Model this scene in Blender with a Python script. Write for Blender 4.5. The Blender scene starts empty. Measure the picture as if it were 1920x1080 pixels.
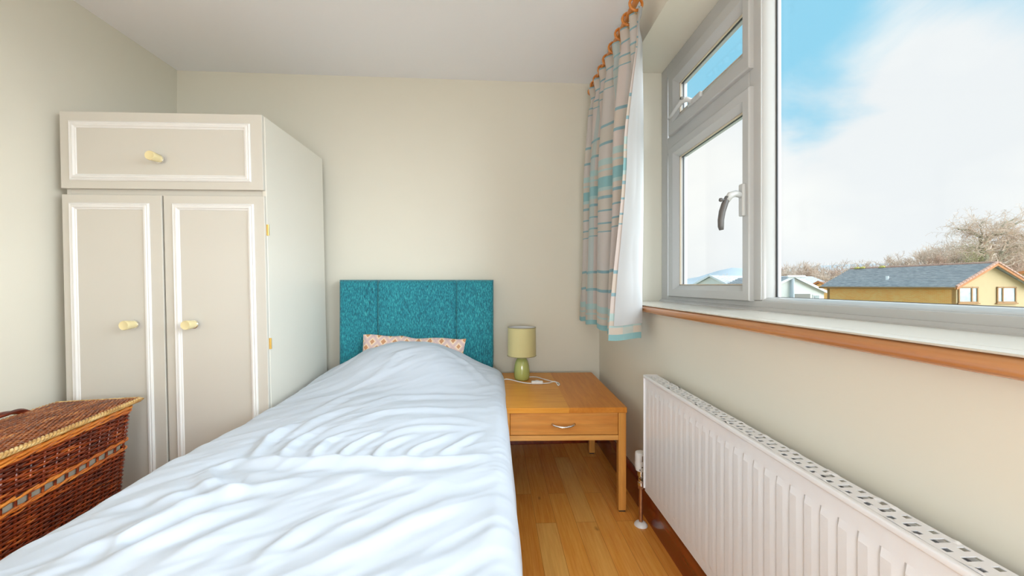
import bpy, math, random
import numpy as np
from mathutils import Vector, Matrix, noise as mnoise

random.seed(7)
rng = np.random.default_rng(11)
SC = bpy.context.scene
COL = SC.collection
PI = math.pi

def lin(r, g, b, a=1.0):
    f = lambda c: (c/255/12.92) if c/255 <= 0.04045 else ((c/255+0.055)/1.055)**2.4
    return (f(r), f(g), f(b), a)

# ------------------------------------------------------------------ camera
cam = bpy.data.cameras.new('camera')
cam.sensor_width = 36
cam.lens = 36*730/1920
cam.shift_y = -5/1920
cam.clip_start = 0.02
cam.clip_end = 4000
camo = bpy.data.objects.new('camera', cam)
COL.objects.link(camo)
YAW = math.atan(31/730)
camo.location = (0, 0, 1.0)
camo.rotation_euler = (PI/2, 0, -YAW)
SC.camera = camo

# ------------------------------------------------------------------ colour management
SC.view_settings.view_transform = 'Standard'
SC.view_settings.look = 'None'
SC.view_settings.gamma = 1
SC.view_settings.use_curve_mapping = False
SC.view_settings.exposure = 0.1

# ------------------------------------------------------------------ sky
def build_world():
    w = bpy.data.worlds.new('sky'); SC.world = w; w.use_nodes = True
    nt = w.node_tree; N = nt.nodes; L = nt.links
    N.clear()
    out = N.new('ShaderNodeOutputWorld'); bg = N.new('ShaderNodeBackground')
    L.new(bg.outputs[0], out.inputs[0])
    tc = N.new('ShaderNodeTexCoord')
    d = tc.outputs['Generated']
    sep = N.new('ShaderNodeSeparateXYZ'); L.new(d, sep.inputs[0])
    def math_(op, a, b=None, c=None):
        m = N.new('ShaderNodeMath'); m.operation = op
        for i, v in enumerate((a, b, c)):
            if v is None: continue
            if isinstance(v, (int, float)): m.inputs[i].default_value = v
            else: L.new(v, m.inputs[i])
        return m.outputs[0]
    mp = N.new('ShaderNodeMapping'); L.new(d, mp.inputs[0]); mp.inputs['Scale'].default_value = (1, 1, 1.7)
    n1 = N.new('ShaderNodeTexNoise'); n1.inputs['Scale'].default_value = 3.2; n1.inputs['Detail'].default_value = 7
    n1.inputs['Roughness'].default_value = 0.55; n1.inputs['Distortion'].default_value = 0.35
    L.new(mp.outputs[0], n1.inputs['Vector'])
    n2 = N.new('ShaderNodeTexNoise'); n2.inputs['Scale'].default_value = 2.0; n2.inputs['Detail'].default_value = 4
    L.new(mp.outputs[0], n2.inputs['Vector'])
    f = math_('MULTIPLY_ADD', n1.outputs[0], 1.5, -0.30)
    # cloud banks and clear patches of this sky, by direction
    def blob(dirv, k, amp):
        v = N.new('ShaderNodeVectorMath'); v.operation = 'DOT_PRODUCT'
        L.new(d, v.inputs[0]); v.inputs[1].default_value = dirv
        e = math_('EXPONENT', math_('MULTIPLY', math_('SUBTRACT', v.outputs['Value'], 1.0), k))
        return math_('MULTIPLY', e, amp)
    for dirv, k, amp in SKY_BLOBS:
        f = math_('ADD', f, blob(dirv, k, amp))
    # overcast low, opening up higher
    low = N.new('ShaderNodeMapRange'); low.inputs['From Min'].default_value = 0.17; low.inputs['From Max'].default_value = 0.31
    low.inputs['To Min'].default_value = 0.75; low.inputs['To Max'].default_value = 0.0
    L.new(sep.outputs[2], low.inputs['Value'])
    f = math_('ADD', f, low.outputs[0])
    ramp = N.new('ShaderNodeMapRange'); ramp.interpolation_type = 'SMOOTHSTEP'
    ramp.inputs['From Min'].default_value = 0.22; ramp.inputs['From Max'].default_value = 0.85
    L.new(f, ramp.inputs['Value'])
    mix = N.new('ShaderNodeMix'); mix.data_type = 'RGBA'
    L.new(ramp.outputs[0], mix.inputs[0])
    mix.inputs[6].default_value = lin(146, 212, 240)
    cl = N.new('ShaderNodeMix'); cl.data_type = 'RGBA'
    cr = N.new('ShaderNodeMapRange'); cr.inputs['From Min'].default_value = 0.40; cr.inputs['From Max'].default_value = 0.62
    L.new(n2.outputs[0], cr.inputs['Value'])
    L.new(cr.outputs[0], cl.inputs[0])
    cl.inputs[6].default_value = lin(238, 241, 244); cl.inputs[7].default_value = lin(252, 252, 250)
    L.new(cl.outputs[2], mix.inputs[7])
    L.new(mix.outputs[2], bg.inputs[0])
    bg.inputs[1].default_value = WORLD_STRENGTH

def pixdir(u, v):
    a = (u-960)/730; b = (v-535)/730
    d = Vector((math.sin(YAW)+a*math.cos(YAW), math.cos(YAW)-a*math.sin(YAW), -b))
    return tuple(d.normalized())
WORLD_STRENGTH = 1.0
SKY_BLOBS = [(pixdir(1330, 120), 220, -0.60), (pixdir(1325, 300), 90, 0.75), (pixdir(1520, 15), 120, -0.60), (pixdir(1480, 120), 300, 0.22), (pixdir(1400, -80), 30, -0.4),
             (pixdir(1700, 90), 60, 0.45), (pixdir(1800, 190), 60, 0.35), (pixdir(1540, 250), 200, -0.42), (pixdir(1470, 220), 300, -0.2),
             (pixdir(1890, 10), 300, -0.40), (pixdir(1900, 140), 200, 0.2), (pixdir(1820, 215), 500, -0.15)]
build_world()

# ------------------------------------------------------------------ lights
def sun(name, direction_from, strength, angle, color):
    l = bpy.data.lights.new(name, 'SUN'); l.energy = strength; l.angle = angle; l.color = color
    o = bpy.data.objects.new(name, l); COL.objects.link(o)
    o.rotation_euler = Vector(direction_from).to_track_quat('Z', 'Y').to_euler()
    return o
sun('daylight_sun', (0.86, -0.36, 0.30), 11.0, math.radians(80), (0.87, 0.945, 1.0))
def point_light(name, loc, power, radius, color):
    l = bpy.data.lights.new(name, 'POINT'); l.energy = power; l.shadow_soft_size = radius; l.color = color
    o = bpy.data.objects.new(name, l); COL.objects.link(o); o.location = loc
point_light('fill_light', (0.0, -1.0, 0.95), 57, 0.3, (0.85, 0.92, 1.0))  # added fill low behind the camera, not a known lamp of the room

# ------------------------------------------------------------------ helpers
def tag(o, label=None, cat=None, group=None, kind=None):
    if label: o['label'] = label
    if cat: o['category'] = cat
    if group: o['group'] = group
    if kind: o['kind'] = kind
    return o

def thing(name, label, cat, loc=(0, 0, 0), rotz=0, group=None, kind=None):
    o = bpy.data.objects.new(name, None); COL.objects.link(o)
    o.empty_display_size = 0.1
    o.location = loc; o.rotation_euler = (0, 0, rotz)
    return tag(o, label, cat, group, kind)

class MB:
    def __init__(s): s.v = []; s.f = []; s.uv = None
    def add(s, vs, fs):
        n = len(s.v); s.v.extend([tuple(map(float, p)) for p in vs]); s.f.extend([tuple(i+n for i in f) for f in fs]); return s
    def box(s, x0, x1, y0, y1, z0, z1):
        vs = [(x0,y0,z0),(x1,y0,z0),(x1,y1,z0),(x0,y1,z0),(x0,y0,z1),(x1,y0,z1),(x1,y1,z1),(x0,y1,z1)]
        return s.add(vs, [(0,3,2,1),(4,5,6,7),(0,1,5,4),(1,2,6,5),(2,3,7,6),(3,0,4,7)])
    def prism(s, pts, d):            # pts: planar loop of 3d points, extruded by d
        n = len(pts); d = Vector(d)
        vs = [Vector(p) for p in pts]+[Vector(p)+d for p in pts]
        fs = [tuple(range(n-1, -1, -1)), tuple(range(n, 2*n))]+[(i, (i+1) % n, n+(i+1) % n, n+i) for i in range(n)]
        return s.add(vs, fs)
    def tube(s, pts, r, sides=6, cap=True, closed=False, squash=None):
        P = [Vector(p) for p in pts]; n = len(P)
        R = r if hasattr(r, '__len__') else [r]*n
        vs = []; fs = []
        up = None
        for i in range(n):
            if closed: t = P[(i+1) % n]-P[i-1]
            else: t = P[min(i+1, n-1)]-P[max(i-1, 0)]
            if t.length < 1e-9: t = Vector((0, 0, 1))
            t.normalize()
            if up is None:
                up = Vector((0, 0, 1)) if abs(t.z) < 0.9 else Vector((1, 0, 0))
            a = up-t*up.dot(t)
            if a.length < 1e-5:
                a = t.orthogonal()
            a.normalize(); up = a; b = t.cross(a)
            for k in range(sides):
                th = 2*PI*k/sides
                vs.append(P[i]+a*(R[i]*math.cos(th))+b*(R[i]*math.sin(th)*(squash or 1)))
        m = n if closed else n-1
        for i in range(m):
            j = (i+1) % n
            for k in range(sides):
                l = (k+1) % sides
                fs.append((i*sides+k, i*sides+l, j*sides+l, j*sides+k))
        if cap and not closed:
            fs.append(tuple(range(sides-1, -1, -1))); fs.append(tuple((n-1)*sides+k for k in range(sides)))
        return s.add(vs, fs)
    def lathe(s, prof, c=(0, 0, 0), axis='z', n=32, cap=True):
        vs = []; fs = []; c = Vector(c)
        for r, h in prof:
            for k in range(n):
                a = 2*PI*k/n
                p = (r*math.cos(a), r*math.sin(a), h)
                if axis == 'y': p = (p[0], p[2], p[1])
                if axis == '-y': p = (p[0], -p[2], p[1])
                if axis == 'x': p = (p[2], p[0], p[1])
                if axis == '-x': p = (-p[2], p[0], p[1])
                vs.append(c+Vector(p))
        m = len(prof)
        for i in range(m-1):
            for k in range(n):
                l = (k+1) % n
                fs.append((i*n+k, i*n+l, (i+1)*n+l, (i+1)*n+k))
        if cap:
            fs.append(tuple(range(n-1, -1, -1))); fs.append(tuple((m-1)*n+k for k in range(n)))
        return s.add(vs, fs)
    def grid(s, A, closed_u=False):   # A[n][m][3]
        A = np.asarray(A); n, m = A.shape[:2]
        fs = []
        for i in range(n-1):
            for j in range(m-1):
                fs.append((i*m+j, i*m+j+1, (i+1)*m+j+1, (i+1)*m+j))
        return s.add(A.reshape(-1, 3), fs)

ORIG = {}
def obj(name, mb, m, parent=None, smooth=False, bevel=0, seg=2, local=False, fixn=True, solid=0, auto=None):
    me = bpy.data.meshes.new(name)
    me.from_pydata(mb.v, [], mb.f)
    if mb.uv is not None:
        ul = me.uv_layers.new(name='UVMap')
        for lp in me.loops: ul.data[lp.index].uv = mb.uv[lp.vertex_index]
    if fixn:
        import bmesh
        bm = bmesh.new(); bm.from_mesh(me); bmesh.ops.recalc_face_normals(bm, faces=bm.faces); bm.to_mesh(me); bm.free()
    o = bpy.data.objects.new(name, me); COL.objects.link(o)
    for mm in (m if isinstance(m, (list, tuple)) else [m]): me.materials.append(mm)
    if parent is not None:
        o.parent = parent
        r = parent
        while r.parent: r = r.parent
        if not local: me.transform(Matrix.Translation(-r.location))
    if smooth:
        me.shade_smooth()
        if auto:
            me.set_sharp_from_angle(angle=math.radians(auto))
    if solid:
        md = o.modifiers.new('thickness', 'SOLIDIFY'); md.thickness = solid; md.offset = 0
    if bevel:
        md = o.modifiers.new('bevel', 'BEVEL'); md.width = bevel; md.segments = seg; md.limit_method = 'ANGLE'; md.angle_limit = math.radians(40)
        me.shade_smooth()
        md2 = o.modifiers.new('wn', 'WEIGHTED_NORMAL'); md2.keep_sharp = True
    return o

def struct(name, mb, m, **k):
    o = obj(name, mb, m, **k); o['kind'] = 'structure'; return o

def copy_tree(o, parent=None):
    c = o.copy(); COL.objects.link(c)
    if parent is not None: c.parent = parent
    for ch in o.children:
        copy_tree(ch, c)
    return c

# ------------------------------------------------------------------ materials
class NT:
    def __init__(s, name):
        s.m = bpy.data.materials.new(name); s.m.use_nodes = True
        s.N = s.m.node_tree.nodes; s.L = s.m.node_tree.links
        s.b = s.N['Principled BSDF']
    def set(s, **k):
        for a, v in k.items():
            i = s.b.inputs[a.replace('_', ' ')]
            if hasattr(v, 'is_output'): s.L.new(v, i)
            else: i.default_value = v
        return s
    def coord(s, kind='Object', scale=(1, 1, 1), rot=(0, 0, 0), loc=(0, 0, 0)):
        tc = s.N.new('ShaderNodeTexCoord'); mp = s.N.new('ShaderNodeMapping')
        s.L.new(tc.outputs[kind], mp.inputs[0])
        mp.inputs['Scale'].default_value = scale; mp.inputs['Rotation'].default_value = rot; mp.inputs['Location'].default_value = loc
        return mp.outputs[0]
    def noise(s, vec, scale, detail=4, rough=0.5, dist=0):
        n = s.N.new('ShaderNodeTexNoise'); s.L.new(vec, n.inputs['Vector'])
        n.inputs['Scale'].default_value = scale; n.inputs['Detail'].default_value = detail
        n.inputs['Roughness'].default_value = rough; n.inputs['Distortion'].default_value = dist
        return n.outputs[0]
    def ramp(s, fac, stops, interp='LINEAR'):
        r = s.N.new('ShaderNodeValToRGB'); r.color_ramp.interpolation = interp
        e = r.color_ramp.elements
        while len(e) < len(stops): e.new(0.5)
        for k, (p, c) in enumerate(stops):
            e[k].position = p; e[k].color = c
        s.L.new(fac, r.inputs[0]); return r.outputs[0]
    def mix(s, fac, a, b, mode='MIX'):
        n = s.N.new('ShaderNodeMix'); n.data_type = 'RGBA'; n.blend_type = mode
        for i, v in ((0, fac), (6, a), (7, b)):
            if hasattr(v, 'is_output'): s.L.new(v, n.inputs[i])
            else: n.inputs[i].default_value = v
        return n.outputs[2]
    def math(s, op, a, b=None, c=None):
        m = s.N.new('ShaderNodeMath'); m.operation = op
        for i, v in enumerate((a, b, c)):
            if v is None: continue
            if hasattr(v, 'is_output'): s.L.new(v, m.inputs[i])
            else: m.inputs[i].default_value = v
        return m.outputs[0]
    def sep(s, vec):
        n = s.N.new('ShaderNodeSeparateXYZ'); s.L.new(vec, n.inputs[0]); return n.outputs
    def comb(s, x, y, z):
        n = s.N.new('ShaderNodeCombineXYZ')
        for i, v in enumerate((x, y, z)):
            if hasattr(v, 'is_output'): s.L.new(v, n.inputs[i])
            else: n.inputs[i].default_value = v
        return n.outputs[0]
    def bump(s, h, strength=0.3, dist=0.002):
        n = s.N.new('ShaderNodeBump'); s.L.new(h, n.inputs['Height'])
        n.inputs['Strength'].default_value = strength; n.inputs['Distance'].default_value = dist
        s.L.new(n.outputs[0], s.b.inputs['Normal']); return s

def plain(name, col, rough=0.5, metal=0.0, coat=0.0, sheen=0.0, var=0.0, vs=3.0, bump=0.0, bs=200, spec=0.5):
    t = NT(name)
    t.set(Roughness=rough, Metallic=metal)
    t.b.inputs['Coat Weight'].default_value = coat
    t.b.inputs['Coat Roughness'].default_value = 0.1
    t.b.inputs['Sheen Weight'].default_value = sheen
    t.b.inputs['Specular IOR Level'].default_value = spec
    n = t.noise(t.coord(), vs, 3)
    d = tuple(max(0, c*(1-var)) for c in col[:3])+(1,)
    t.set(Base_Color=t.ramp(n, [(0.3, d), (0.7, col)]))
    if bump: t.bump(t.noise(t.coord(), bs, 3), bump, 0.001)
    return t.m

def wood(name, c1, c2, axis='y', scale=1.0, rough=0.35, coat=0.3, c3=None, spec=0.5):
    t = NT(name)
    st = {'x': (1.2, 14, 14), 'y': (14, 1.2, 14), 'z': (14, 14, 1.2)}[axis]
    v = t.coord(scale=tuple(a*scale for a in st))
    n = t.noise(v, 2.2, 5, 0.6, 0.9)
    st2 = tuple(a*scale*6 if a > 2 else a*scale*1.5 for a in st)
    n2 = t.noise(t.coord(scale=st2), 3.0, 3, 0.6)
    c = t.ramp(n, [(0.30, c2), (0.5, c3 or tuple((a+b)/2 for a, b in zip(c1, c2))), (0.68, c1)])
    c = t.mix(0.22, c, t.ramp(n2, [(0.35, tuple(x*0.55 for x in c2[:3])+(1,)), (0.6, c1)]), 'MULTIPLY')
    t.set(Base_Color=c, Roughness=rough)
    t.b.inputs['Coat Weight'].default_value = coat; t.b.inputs['Coat Roughness'].default_value = 0.15
    t.b.inputs['Specular IOR Level'].default_value = spec
    t.bump(n2, 0.06, 0.001)
    return t.m

M = {}
M['wall'] = plain('wall_paint', (0.79, 0.755, 0.65, 1), 0.75, var=0.02, bump=0.05, bs=260)
M['ceil'] = plain('ceiling_paint', (0.95, 0.95, 0.97, 1), 0.8, var=0.015, bump=0.05, bs=200)
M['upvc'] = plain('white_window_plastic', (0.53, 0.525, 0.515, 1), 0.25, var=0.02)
M['reveal'] = plain('reveal_paint', (0.80, 0.76, 0.64, 1), 0.7, var=0.02)
M['gasket'] = plain('black_gasket', (0.06, 0.06, 0.065, 1), 0.6)
M['beadtan'] = plain('beige_glazing_gasket', (0.62, 0.52, 0.40, 1), 0.6)
M['white_gloss'] = plain('white_radiator_enamel', (0.87, 0.88, 0.92, 1), 0.28, coat=0.3)
M['white_plastic'] = plain('white_plastic', (0.85, 0.85, 0.84, 1), 0.3)
M['dark_inside'] = plain('radiator_inside', (0.30, 0.30, 0.28, 1), 0.6)
M['copper'] = plain('dull_copper', (0.62, 0.36, 0.20, 1), 0.35, metal=0.9, var=0.25, vs=30)
M['chrome'] = plain('chrome', (0.75, 0.74, 0.72, 1), 0.15, metal=1.0)
M['brass'] = plain('brass', (0.75, 0.50, 0.15, 1), 0.3, metal=0.9)
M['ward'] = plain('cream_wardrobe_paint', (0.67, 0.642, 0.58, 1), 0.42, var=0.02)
M['ward_white'] = plain('white_moulding_paint', (0.84, 0.83, 0.81, 1), 0.35)
M['knob'] = plain('cream_knob', (0.84, 0.72, 0.40, 1), 0.25, coat=0.4)
M['oak'] = wood('oak_table', lin(214, 150, 68), lin(176, 112, 42), 'x', 1.0, 0.35, 0.35)
M['oakv'] = wood('oak_legs', lin(238, 178, 92), lin(212, 146, 66), 'z', 1.0, 0.38, 0.2)
M['oakd'] = wood('oak_drawer', lin(236, 172, 86), lin(200, 130, 52), 'x', 0.8, 0.4, 0.15)
M['skirt'] = wood('varnished_skirting', lin(156, 62, 28), lin(112, 34, 14), 'y', 0.8, 0.22, 0.5)
M['sillwood'] = wood('sill_wood', lin(216, 162, 108), lin(190, 126, 74), 'y', 0.6, 0.25, 0.5)
M['sillpaint'] = plain('sill_cream_paint', (0.66, 0.61, 0.53, 1), 0.22, coat=0.4, var=0.03)
M['ringwood'] = wood('ring_wood', lin(232, 158, 72), lin(196, 116, 42), 'y', 1.5, 0.25, 0.5)
M['shade'] = plain('olive_lamp_shade', lin(206, 196, 142), 0.8, sheen=0.2, bump=0.15, bs=500)
M['shade_in'] = plain('shade_white_lining', (0.8, 0.8, 0.8, 1), 0.7)
M['shade_trim'] = plain('shade_rim', lin(150, 140, 100), 0.6)
M['ceramic'] = plain('green_ceramic', lin(178, 186, 108), 0.12, coat=0.8)
M['divan'] = plain('divan_cloth', (0.45, 0.42, 0.40, 1), 0.9)
M['mattress'] = plain('mattress_cloth', (0.75, 0.73, 0.70, 1), 0.9)
M['blackish'] = plain('dark_plastic', (0.02, 0.018, 0.016, 1), 0.6)

def duvet_mat():
    t = NT('white_cotton')
    n = t.noise(t.coord(), 2.0, 3)
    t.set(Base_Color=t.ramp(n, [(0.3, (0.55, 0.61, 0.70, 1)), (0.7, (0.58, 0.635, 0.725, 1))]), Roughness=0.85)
    t.b.inputs['Sheen Weight'].default_value = 0.1
    t.b.inputs['Specular IOR Level'].default_value = 0.2
    t.bump(t.noise(t.coord(scale=(1, 1, 1)), 900, 2), 0.05, 0.0006)
    return t.m
M['duvet'] = duvet_mat()

def teal_mat():
    t = NT('teal_chenille')
    v = t.coord(scale=(190, 190, 62))
    n = t.noise(v, 1.0, 3, 0.7)
    n2 = t.noise(t.coord(), 6, 3)
    c = t.ramp(n, [(0.34, lin(0, 66, 84)), (0.47, lin(8, 116, 134)), (0.56, lin(26, 142, 156)), (0.72, lin(84, 194, 196))])
    c = t.mix(0.25, c, t.ramp(n2, [(0.3, lin(8, 104, 122)), (0.7, lin(40, 150, 162))]))
    t.set(Base_Color=c, Roughness=0.75)
    t.b.inputs['Sheen Weight'].default_value = 0.25
    t.bump(n, 0.6, 0.003)
    return t.m
M['teal'] = teal_mat()

def floor_mat():
    t = NT('laminate_planks')
    v = t.coord()
    s = t.sep(v)
    vec = t.comb(s[1], s[0], 0.0)
    br = t.N.new('ShaderNodeTexBrick'); t.L.new(vec, br.inputs['Vector'])
    br.offset = 0.37; br.offset_frequency = 2
    br.inputs['Scale'].default_value = 1; br.inputs['Brick Width'].default_value = 0.62; br.inputs['Row Height'].default_value = 0.085
    br.inputs['Mortar Size'].default_value = 0.0008; br.inputs['Mortar Smooth'].default_value = 0.0; br.inputs['Bias'].default_value = 0.0
    br.inputs['Color1'].default_value = (0, 0, 0, 1); br.inputs['Color2'].default_value = (1, 1, 1, 1); br.inputs['Mortar'].default_value = (0.2, 0.2, 0.2, 1)
    off = t.math('MULTIPLY', br.outputs['Color'], 37.0)
    gv = t.comb(t.math('MULTIPLY_ADD', s[0], 16.0, off), t.math('MULTIPLY_ADD', s[1], 1.6, off), 0.0)
    g = t.noise(gv, 1.6, 5, 0.6, 1.3)
    fine = t.noise(t.comb(t.math('MULTIPLY', s[0], 150.0), t.math('MULTIPLY', s[1], 5.0), off), 1.0, 3, 0.6)
    kn = t.noise(t.comb(t.math('MULTIPLY', s[0], 22.0), t.math('MULTIPLY', s[1], 9.0), off), 1.0, 2, 0.5)
    base = t.ramp(br.outputs['Color'], [(0.0, lin(228, 142, 54)), (0.5, lin(250, 178, 80)), (1.0, lin(255, 212, 128))])
    c = t.mix(0.5, base, t.ramp(g, [(0.30, lin(224, 172, 118)), (0.5, lin(246, 230, 200)), (0.66, lin(255, 250, 235))]), 'MULTIPLY')
    c = t.mix(0.25, c, t.ramp(fine, [(0.35, lin(196, 116, 44)), (0.65, lin(252, 196, 112))]))
    c = t.mix(t.ramp(kn, [(0.70, (0, 0, 0, 1)), (0.80, (0.55, 0.55, 0.55, 1))]), c, lin(110, 50, 18))
    c = t.mix(t.math('MULTIPLY', br.outputs['Fac'], 0.45), c, lin(96, 44, 16))
    t.set(Base_Color=c, Roughness=0.27)
    t.b.inputs['Coat Weight'].default_value = 0.25; t.b.inputs['Coat Roughness'].default_value = 0.12
    t.bump(fine, 0.05, 0.001)
    return t.m
M['floor'] = floor_mat()

def tabletop_mat():
    # four veneer leaves meeting on the top, two lighter and two darker
    t = NT('oak_veneer_top')
    v = t.coord(); s = t.sep(v)
    right = t.math('GREATER_THAN', s[0], 0.02)
    n1 = t.noise(t.coord(scale=(2, 26, 20)), 2.0, 5, 0.6, 0.8)
    n2 = t.noise(t.coord(scale=(26, 2, 20)), 2.0, 5, 0.6, 0.8)
    a = t.ramp(n1, [(0.3, lin(212, 140, 50)), (0.7, lin(230, 162, 70))])
    b = t.ramp(n2, [(0.3, lin(196, 120, 42)), (0.7, lin(216, 142, 58))])
    t.set(Base_Color=t.mix(right, a, b), Roughness=0.38)
    t.b.inputs['Specular IOR Level'].default_value = 0.2
    t.b.inputs['Coat Weight'].default_value = 0.05; t.b.inputs['Coat Roughness'].default_value = 0.12
    return t.m
M['oaktop'] = tabletop_mat()

def curtain_mat():
    t = NT('striped_curtain_cotton')
    tc = t.N.new('ShaderNodeTexCoord')
    s = t.sep(tc.outputs['UV'])
    f = t.math('FRACT', t.math('DIVIDE', s[1], 0.72))
    beige = lin(206, 194, 182); teal = lin(138, 184, 190); pale = lin(178, 202, 200); dk = lin(136, 170, 180); pink = lin(208, 196, 190)
    p = lambda m: m/0.72
    stops = [(0.0, teal), (p(0.050), pale), (p(0.066), beige), (p(0.092), dk), (p(0.106), beige), (p(0.158), dk), (p(0.166), pink),
             (p(0.222), dk), (p(0.230), beige), (p(0.262), dk), (p(0.270), pink), (p(0.455), dk), (p(0.468), beige), (p(0.548), dk), (p(0.560), pink),
             (p(0.632), pale), (p(0.662), beige), (p(0.682), pale), (p(0.690), beige)]
    c = t.ramp(f, stops, 'CONSTANT')
    fu = t.math('FRACT', t.math('DIVIDE', s[0], 0.36))
    vert = t.ramp(fu, [(0.0, (0.10, 0.10, 0.10, 1)), (0.42, (0, 0, 0, 1)), (0.5, (0.45, 0.45, 0.45, 1)), (0.62, (0, 0, 0, 1))], 'CONSTANT')
    c = t.mix(vert, c, lin(150, 190, 194))
    t.set(Base_Color=c, Roughness=0.85)
    t.b.inputs['Sheen Weight'].default_value = 0.1
    # thin cotton lets some daylight through
    tr = t.N.new('ShaderNodeBsdfTranslucent'); t.L.new(c, tr.inputs[0])
    ms = t.N.new('ShaderNodeMixShader'); ms.inputs[0].default_value = 0.12
    t.L.new(t.b.outputs[0], ms.inputs[1]); t.L.new(tr.outputs[0], ms.inputs[2])
    t.L.new(ms.outputs[0], t.N['Material Output'].inputs[0])
    return t.m
M['curtain'] = curtain_mat()
def lining_mat():
    t = NT('curtain_lining'); t.set(Base_Color=(0.50, 0.51, 0.52, 1), Roughness=0.8)
    tr = t.N.new('ShaderNodeBsdfTranslucent'); tr.inputs[0].default_value = (0.50, 0.51, 0.52, 1)
    ms = t.N.new('ShaderNodeMixShader'); ms.inputs[0].default_value = 0.08
    t.L.new(t.b.outputs[0], ms.inputs[1]); t.L.new(tr.outputs[0], ms.inputs[2])
    t.L.new(ms.outputs[0], t.N['Material Output'].inputs[0])
    return t.m
M['lining'] = lining_mat()

def pillow_mat():
    t = NT('pillow_diamond_print')
    v = t.coord(rot=(0, PI/2*0, 0))
    s = t.sep(v)
    a = t.math('ADD', s[0], s[2]); b = t.math('SUBTRACT', s[0], s[2])
    cell = 0.066
    def fr(x): return t.math('ABSOLUTE', t.math('SUBTRACT', t.math('FRACT', t.math('DIVIDE', x, cell)), 0.5))
    m = t.math('MAXIMUM', fr(a), fr(b))
    k = t.math('MULTIPLY_ADD', t.noise(v, 16, 1), 0.16, -0.08)
    m = t.math('ADD', m, k)
    c = t.ramp(m, [(0.0, lin(206, 150, 112)), (0.20, lin(246, 222, 190)), (0.30, lin(226, 198, 190)), (0.44, lin(214, 186, 184))], 'CONSTANT')
    t.set(Base_Color=c, Roughness=0.85)
    return t.m
M['pillow'] = pillow_mat()

def wicker_mat(name, cols, sc=26):
    t = NT(name)
    n = t.noise(t.coord(scale=(1, 0.25, 3.0)), sc, 4, 0.65)
    t.set(Base_Color=t.ramp(n, [(0.30, cols[0]), (0.48, cols[1]), (0.60, cols[2]), (0.74, cols[3])]), Roughness=0.33)
    t.b.inputs['Coat Weight'].default_value = 0.3
    return t.m
M['wicker'] = wicker_mat('red_brown_wicker', (lin(50, 10, 4), lin(108, 36, 10), lin(154, 62, 18), lin(226, 134, 52)))
M['wicker_lid'] = wicker_mat('brown_lid_wicker', (lin(76, 30, 10), lin(132, 66, 28), lin(172, 100, 48), lin(216, 160, 96)), 40)
M['rim'] = wicker_mat('orange_rim_cane', (lin(170, 80, 24), lin(206, 112, 36), lin(226, 140, 54), lin(240, 176, 90)), 14)
M['braid'] = wicker_mat('seagrass_braid', (lin(150, 104, 50), lin(196, 150, 84), lin(222, 186, 122), lin(240, 214, 160)), 60)
M['basket_dark'] = plain('basket_blocker_dark', lin(40, 14, 8), 0.9)
M['basket_cloth'] = plain('cloth_inside_basket', lin(176, 164, 146), 0.9, var=0.2, vs=20)

def glass_mat():
    m = bpy.data.materials.new('window_glass'); m.use_nodes = True
    N = m.node_tree.nodes; L = m.node_tree.links; N.clear()
    out = N.new('ShaderNodeOutputMaterial'); mx = N.new('ShaderNodeMixShader')
    tr = N.new('ShaderNodeBsdfTransparent'); gl = N.new('ShaderNodeBsdfGlossy')
    tr.inputs[0].default_value = (0.985, 0.995, 0.99, 1); gl.inputs['Roughness'].default_value = 0.0
    lw = N.new('ShaderNodeLayerWeight'); lw.inputs[0].default_value = 0.5
    pw = N.new('ShaderNodeMath'); pw.operation = 'POWER'; pw.inputs[1].default_value = 5
    ad = N.new('ShaderNodeMath'); ad.operation = 'MULTIPLY_ADD'; ad.inputs[1].default_value = 0.5; ad.inputs[2].default_value = 0.02
    L.new(lw.outputs['Facing'], pw.inputs[0]); L.new(pw.outputs[0], ad.inputs[0])
    L.new(ad.outputs[0], mx.inputs[0]); L.new(tr.outputs[0], mx.inputs[1]); L.new(gl.outputs[0], mx.inputs[2])
    L.new(mx.outputs[0], out.inputs[0])
    return m
M['glass'] = glass_mat()

# ------------------------------------------------------------------ room shell
XR = 0.665; XL = -1.91; HC = 2.29; YF = -1.35
def yb(x): return 2.42+0.05*(x-XL)/(XR-XL)
YJ = 1.985           # far reveal of the window
YN = -0.55           # near reveal of the window
ZL = 2.10            # lintel
ZS = 0.905           # top of the wall under the sill
XO = 0.99            # outer face of the window wall

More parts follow.
